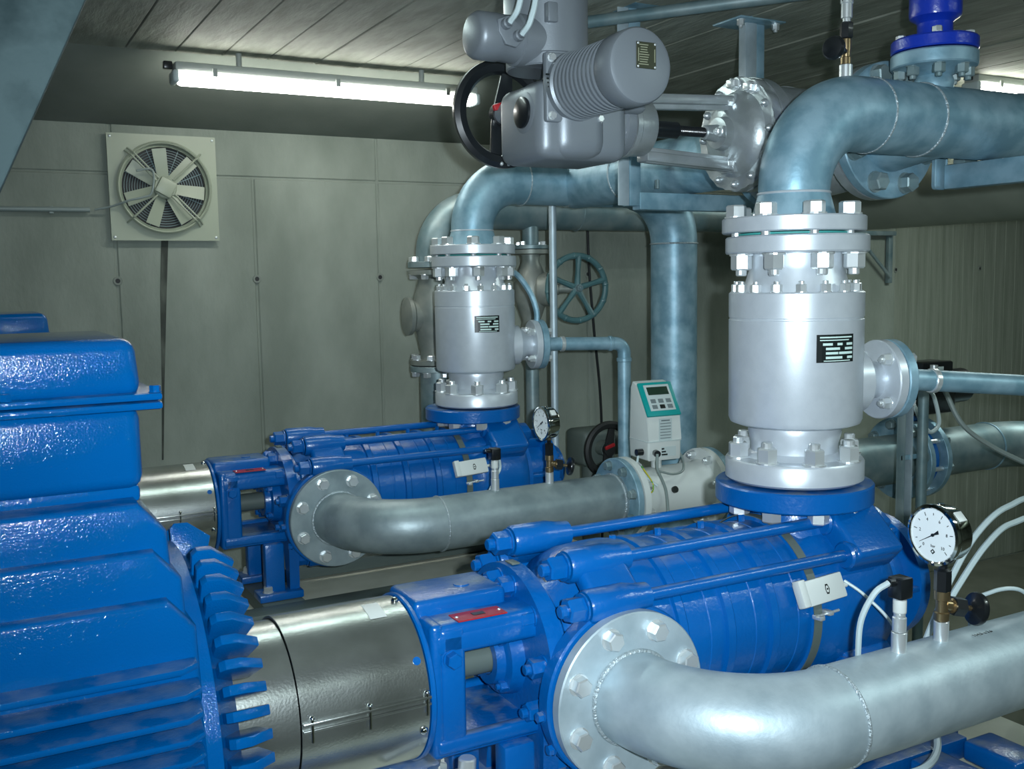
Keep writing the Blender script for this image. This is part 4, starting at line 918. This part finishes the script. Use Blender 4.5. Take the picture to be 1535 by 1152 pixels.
# motor, axis towards -Y
mx_, mz_ = 1.425, .490
y_m = YV - .10
MB().box((mx_, y_m - .018, mz_ - .005), (.175, .022, .175), .008, seg=2).build('motor_flange', 'actuator', ac)
for sx in (-1, 1):
    for sz in (-1, 1): fast('head', 'zinc', ac, (mx_ + sx * .072, y_m - .029, mz_ - .005 + sz * .072), (0, -1, 0), .017)
pf = [(.06, 0), (.088, .0), (.088, .02)]; s_ = .03
while s_ < .215: pf += [(.070, s_), (.085, s_ + .001), (.085, s_ + .0085), (.070, s_ + .0095)]; s_ += .0185
pf += [(.087, .220), (.089, .224), (.089, .28), (.085, .286), (.075, .290), (0, .292)]
am = MB().lathe((mx_, y_m - .028, mz_), (0, -1, 0), pf, 64).build('finned_motor', 'actuator', ac)
yc = y_m - .028 - .2925
pl = MB().box((mx_ + .01, yc - .001, mz_ + .022), (.056, .003, .060), .001, seg=1).build('type_plate', 'plate_bronze', am, label='small dark etched type plate')
for k in range(9): MB().box((mx_ + .004 + random.uniform(-.003, .003), yc - .003, mz_ + .045 - .0055 * k), (random.uniform(.018, .032), .001, .002)).build('etched_line', 'plate_etch', pl)
for sx in (-1, 1):
    for sz in (-1, 1): MB().sphere((mx_ + .01 + sx * .024, yc - .003, mz_ + .022 + sz * .026), .003, (1, .6, 1), 10, 6).build('rivet', 'zinc', pl)
    MB().box((mx_ + .01 + sx * .023, yc - .003, mz_ + .022), (.002, .001, .03)).build('etched_line', 'plate_etch', pl)
# control head: large upright cylinder and small one lying to the left
MB().lathe((1.415, YV, AZ + .13), (0, 0, 1), [(.105, 0), (.108, .004), (.108, .03), (.112, .032), (.112, .25), (.10, .262), (0, .265)], 48).build('control_housing', 'actuator', ac)
MB().box((1.37, YV - .10, AZ + .255), (.03, .03, .05), .004).build('lug', 'actuator', ac)
MB().lathe((1.40, YV - .03, AZ + .195), (-1, -.04, 0), [(.066, 0), (.066, .10), (.060, .104), (.058, .15), (.060, .155), (.060, .212), (.053, .224), (.045, .228), (0, .230)], 44).build('terminal_head', 'actuator', ac)
gp = MB().prism([(-.032, .03), (0, .042), (.035, .02), (.045, -.01), (.02, -.035), (-.01, -.03), (-.03, 0)], (1.25, YV - .088, AZ + .195), (1, 0, 0), (0, 0, 1), (0, -.012, 0), .004).build('gland_plate', 'actuator', ac)
for dx_, dz_ in ((-.012, .018), (.022, -.008)):
    MB().lathe((1.25 + dx_, YV - .100, AZ + .195 + dz_), (.1, -1, .1), [(.014, 0), (.014, .014), (.010, .016), (.010, .026)], 12).build('cable_gland', 'actuator', ac)
for k in range(4): MB().box((1.345, YV - .141, AZ + .092 - .010 * k), (.030 - .004 * k, .002, .004), .0).build('print_line', 'plate', ac)
for k, (a, b) in enumerate(((-.012, .018), (.022, -.008))):
    p = V((1.25 + a, YV - .125, AZ + .195 + b))
    cable('actuator_cable', [p, p + V((.008, -.03, .03)), p + V((.022, -.03, .11)), p + V((.02 - .03 * k, -.0, .22)), p + V((0, .05, .52 - b))], .0075, 'cable', 'pale blue-grey cable rising from the actuator head, %s of the pair' % ('left' if k == 0 else 'right'), group='actuator cables')
# handwheel at the back side of the actuator
def handwheel(t, c, R_, mm):
    wc = V(c); 
    MB().lathe(wc, (0, -1, 0), [(R_ - .020, -.014), (R_ + .006, -.018), (R_ + .013, -.006), (R_ + .013, .010), (R_, .018), (R_ - .020, .014), (R_ - .028, 0)], 64, closed=True).build('handwheel_rim', mm, t)
    for a in (55, 235):
        dv = V((math.cos(math.radians(a + 25)), 0, math.sin(math.radians(a + 25)))); pv = V((-dv.z, 0, dv.x))
        MB().prism([(.0, -.03), (R_ - .01, -.016), (R_ - .01, .016), (0, .03)], wc + V((0, .006, 0)), dv, pv, (0, -.012, 0), .003).build('handwheel_spoke', mm, t)
    MB().lathe(wc + V((0, .015, 0)), (0, -1, 0), [(.03, 0), (.034, .004), (.034, .03), (.02, .034)], 28).build('handwheel_hub', mm, t)
    MB().box(wc + V((-.012, -.03, .02)), (.06, .014, .018), .004, R=Matrix.Rotation(-.3, 3, 'Y')).build('release_lever', 'red', t, label='red lever on the handwheel hub')
handwheel(ac, (1.372, YV + .18, ZP + .042), .137, 'black')
MB().cyl((1.372, YV + .08, ZP + .042), (1.372, YV + .175, ZP + .042), .03, seg=24).build('wheel_shaft', 'actuator', ac)
for dx_ in (-.006, .008): MB().sphere((1.372 + dx_ * 1.6, YV + .165, ZP + .042 - .138), .006, seg=10, rings=6).build('rim_screw', 'zinc', ac)

# second actuator low at the back
a2 = thing('low_actuator', 'electric actuator with black handwheel and red lever left of the flow meter', 'actuator', (2.95, 4.45, -2.25))
handwheel(a2, (2.90, 4.30, -.885), .135, 'blackrub')
MB().box((2.9, 4.47, -.89), (.20, .2, .19), .03, seg=4).build('gear_housing', 'baseplate', a2)
MB().cyl((2.9, 4.38, -.885), (2.9, 4.31, -.885), .04, seg=24).build('wheel_shaft', 'baseplate', a2)
MB().cyl((3.0, 4.47, -.87), (3.2, 4.47, -.87), .08, seg=32, bev=.01).build('motor', 'baseplate', a2)
MB().cyl((2.9, 4.47, -.97), (2.9, 4.47, -2.01), .05, seg=24).build('column', 'baseplate', a2)
MB().lathe((2.9, 4.47, -2.245), (0, 0, 1), [(.12, 0), (.12, .03), (.07, .05), (.07, .2), (.12, .22), (.12, .25)], 32).build('valve_body', 'galv_dark', a2)

# ------------------------------------------------------------------ fittings on the front discharge pipe
av = thing('air_valve', 'dark blue air release valve standing on top of the front discharge pipe', 'valve', (2.42, YF, .51))
MB().lathe((2.42, YF, .505), (0, 0, 1), [(.052, 0), (.055, .02), (.048, .036), (.07, .05), (.112, .058), (.115, .062), (.115, .093), (.112, .097), (.03, .097)], 48).build('lower_flange', 'galv', av)
MB().lathe((2.42, YF, .606), (0, 0, 1), [(.03, 0), (.112, 0), (.115, .004), (.115, .030), (.111, .035), (.052, .036), (.047, .045), (.047, .078), (.052, .084), (.067, .094), (.069, .102), (.069, .27), (.06, .285), (.04, .30), (.02, .31), (0, .31)], 48).build('valve_body', 'blue_dark', av)
bolt_circle(av, (2.42, YF, .642), (0, 0, 1), .088, 4, .024, 'head', 'zinc', .75)
bolt_circle(av, (2.42, YF, .563), (0, 0, -1), .088, 4, .03, 'nut', 'galv_dark', .75)
bolt_circle(av, (2.42, YF, .563), (0, 0, -1), .088, 4, .03, 'nut', 'galv_dark', .75 + PI / 4)

nv = thing('needle_valve', 'brass needle valve with black knob and transmitter on the front pipe bend', 'valve', (2.08, YF, .49))
MB().cyl((2.08, YF, .49), (2.08, YF, .545), .017, seg=24, bev=.001).build('threaded_boss', 'zinc', nv)
MB().lathe((2.08, YF, .545), (0, 0, 1), [(.012, 0), (.014, .002), (.014, .018), (.011, .02), (.013, .045), (.013, .065), (.010, .067)], 20).build('valve_body', 'brass', nv)
MB().lathe((2.08, YF, .612), (0, 0, 1), [(.015, 0), (.017, .003), (.017, .038), (.012, .042)], 6).build('coupling_nut', 'black', nv)
MB().lathe((2.08, YF, .654), (0, 0, 1), [(.010, 0), (.010, .008), (.0145, .01), (.0145, .045), (.0165, .047), (.0165, .12)], 24).build('sensor_body', 'zinc', nv)
MB().lathe((2.08, YF, .705), (0, 0, 1), [(.018, 0), (.018, .07)], 4).build('plug_connector', 'black', nv)
kd = V((-.93, -.30, 0)).normalized(); kc = V((2.08, YF, .578))
MB().lathe(kc, kd, [(.008, 0), (.008, .025), (.012, .027), (.012, .045), (.008, .047), (.016, .054), (.020, .062), (.030, .066), (.031, .072), (.026, .080), (.012, .084), (0, .084)], 24).build('valve_knob', 'black', nv)

# ------------------------------------------------------------------ steel supports
sf_ = thing('hanger_frame', 'galvanised steel hanger frame reaching from the ceiling down behind the gate valve', 'pipe support', (2.4, 3.05, .25))
Y0 = 3.03
MB().box((2.115, Y0, .607), (.045, .006, .70), .001).build('left_post', 'galv_bright', sf_)
MB().box((2.165, Y0 + .02, .607), (.05, .046, .70), .003).build('left_post', 'galv', sf_)
MB().box((2.56, Y0 + .02, .275), (.75, .05, .062), .004).build('bottom_rail', 'galv', sf_)
MB().box((2.665, Y0 - .03, .64), (.055, .04, .60), .003).build('right_post', 'galv_bright', sf_)
MB().box((2.715, Y0 - .02, .64), (.04, .05, .60), .003).build('right_post', 'galv', sf_)
MB().box((2.68, Y0 - .02, .945), (.22, .16, .010), .002).build('ceiling_plate', 'galv', sf_)
for sx in (-1, 1): fast('nut', 'zinc', sf_, (2.68 + sx * .085, Y0 - .07, .940), (0, 0, -1), .025)
MB().box((2.15, Y0, .952), (.16, .14, .010), .002).build('ceiling_plate', 'galv', sf_)
MB().cyl((2.28, Y0 + .02, .355), (2.28, Y0 + .02, .323), .008, seg=8).build('rail_bolt', 'galv_dark', sf_)
cr = MB().tube([(1.9, 3.25, .90), (2.35, 2.72, .915), (2.9, 2.1, .93)], .022, 12).build('ceiling_conduit', 'galv_dark'); tag(cr, 'steel tube running diagonally just under the ceiling, above the finned motor', 'pipe')
pb = thing('pipe_bracket', 'galvanised angle bracket under the front discharge pipe at the right', 'pipe support', (2.6, 1.8, .245))
MB().box((2.645, 1.78, .2835), (.05, .60, .072), .004).build('arm', 'galv', pb)
MB().box((2.62, 2.095, .31), (.055, .012, .125), .012, seg=3).build('end_plate', 'galv', pb)
MB().box((2.69, 2.06, .33), (.06, .04, .03), .002).build('saddle', 'galv_dark', pb)
MB().box((2.645, 1.46, .60), (.05, .05, .70), .003).build('hanger_post', 'galv', pb)
MB().box((2.622, 1.885, .2835), (.003, .004, .07), 0).build('weld_seam', 'weld', pb)
wbk = thing('wall_bracket', 'small triangular steel bracket on the back wall right of the front valve', 'bracket', (5.72, YW, -.06))
MB().box((5.73, YW - .02, .11), (.04, .03, .36), .003).build('upright', 'galv_dark', wbk)
MB().box((5.52, YW - .06, .272), (.42, .04, .03), .003).build('arm', 'galv_dark', wbk)
MB().tube([(5.71, YW - .05, -.03), (5.38, YW - .06, .25)], .012, 8).build('brace', 'galv_dark', wbk)
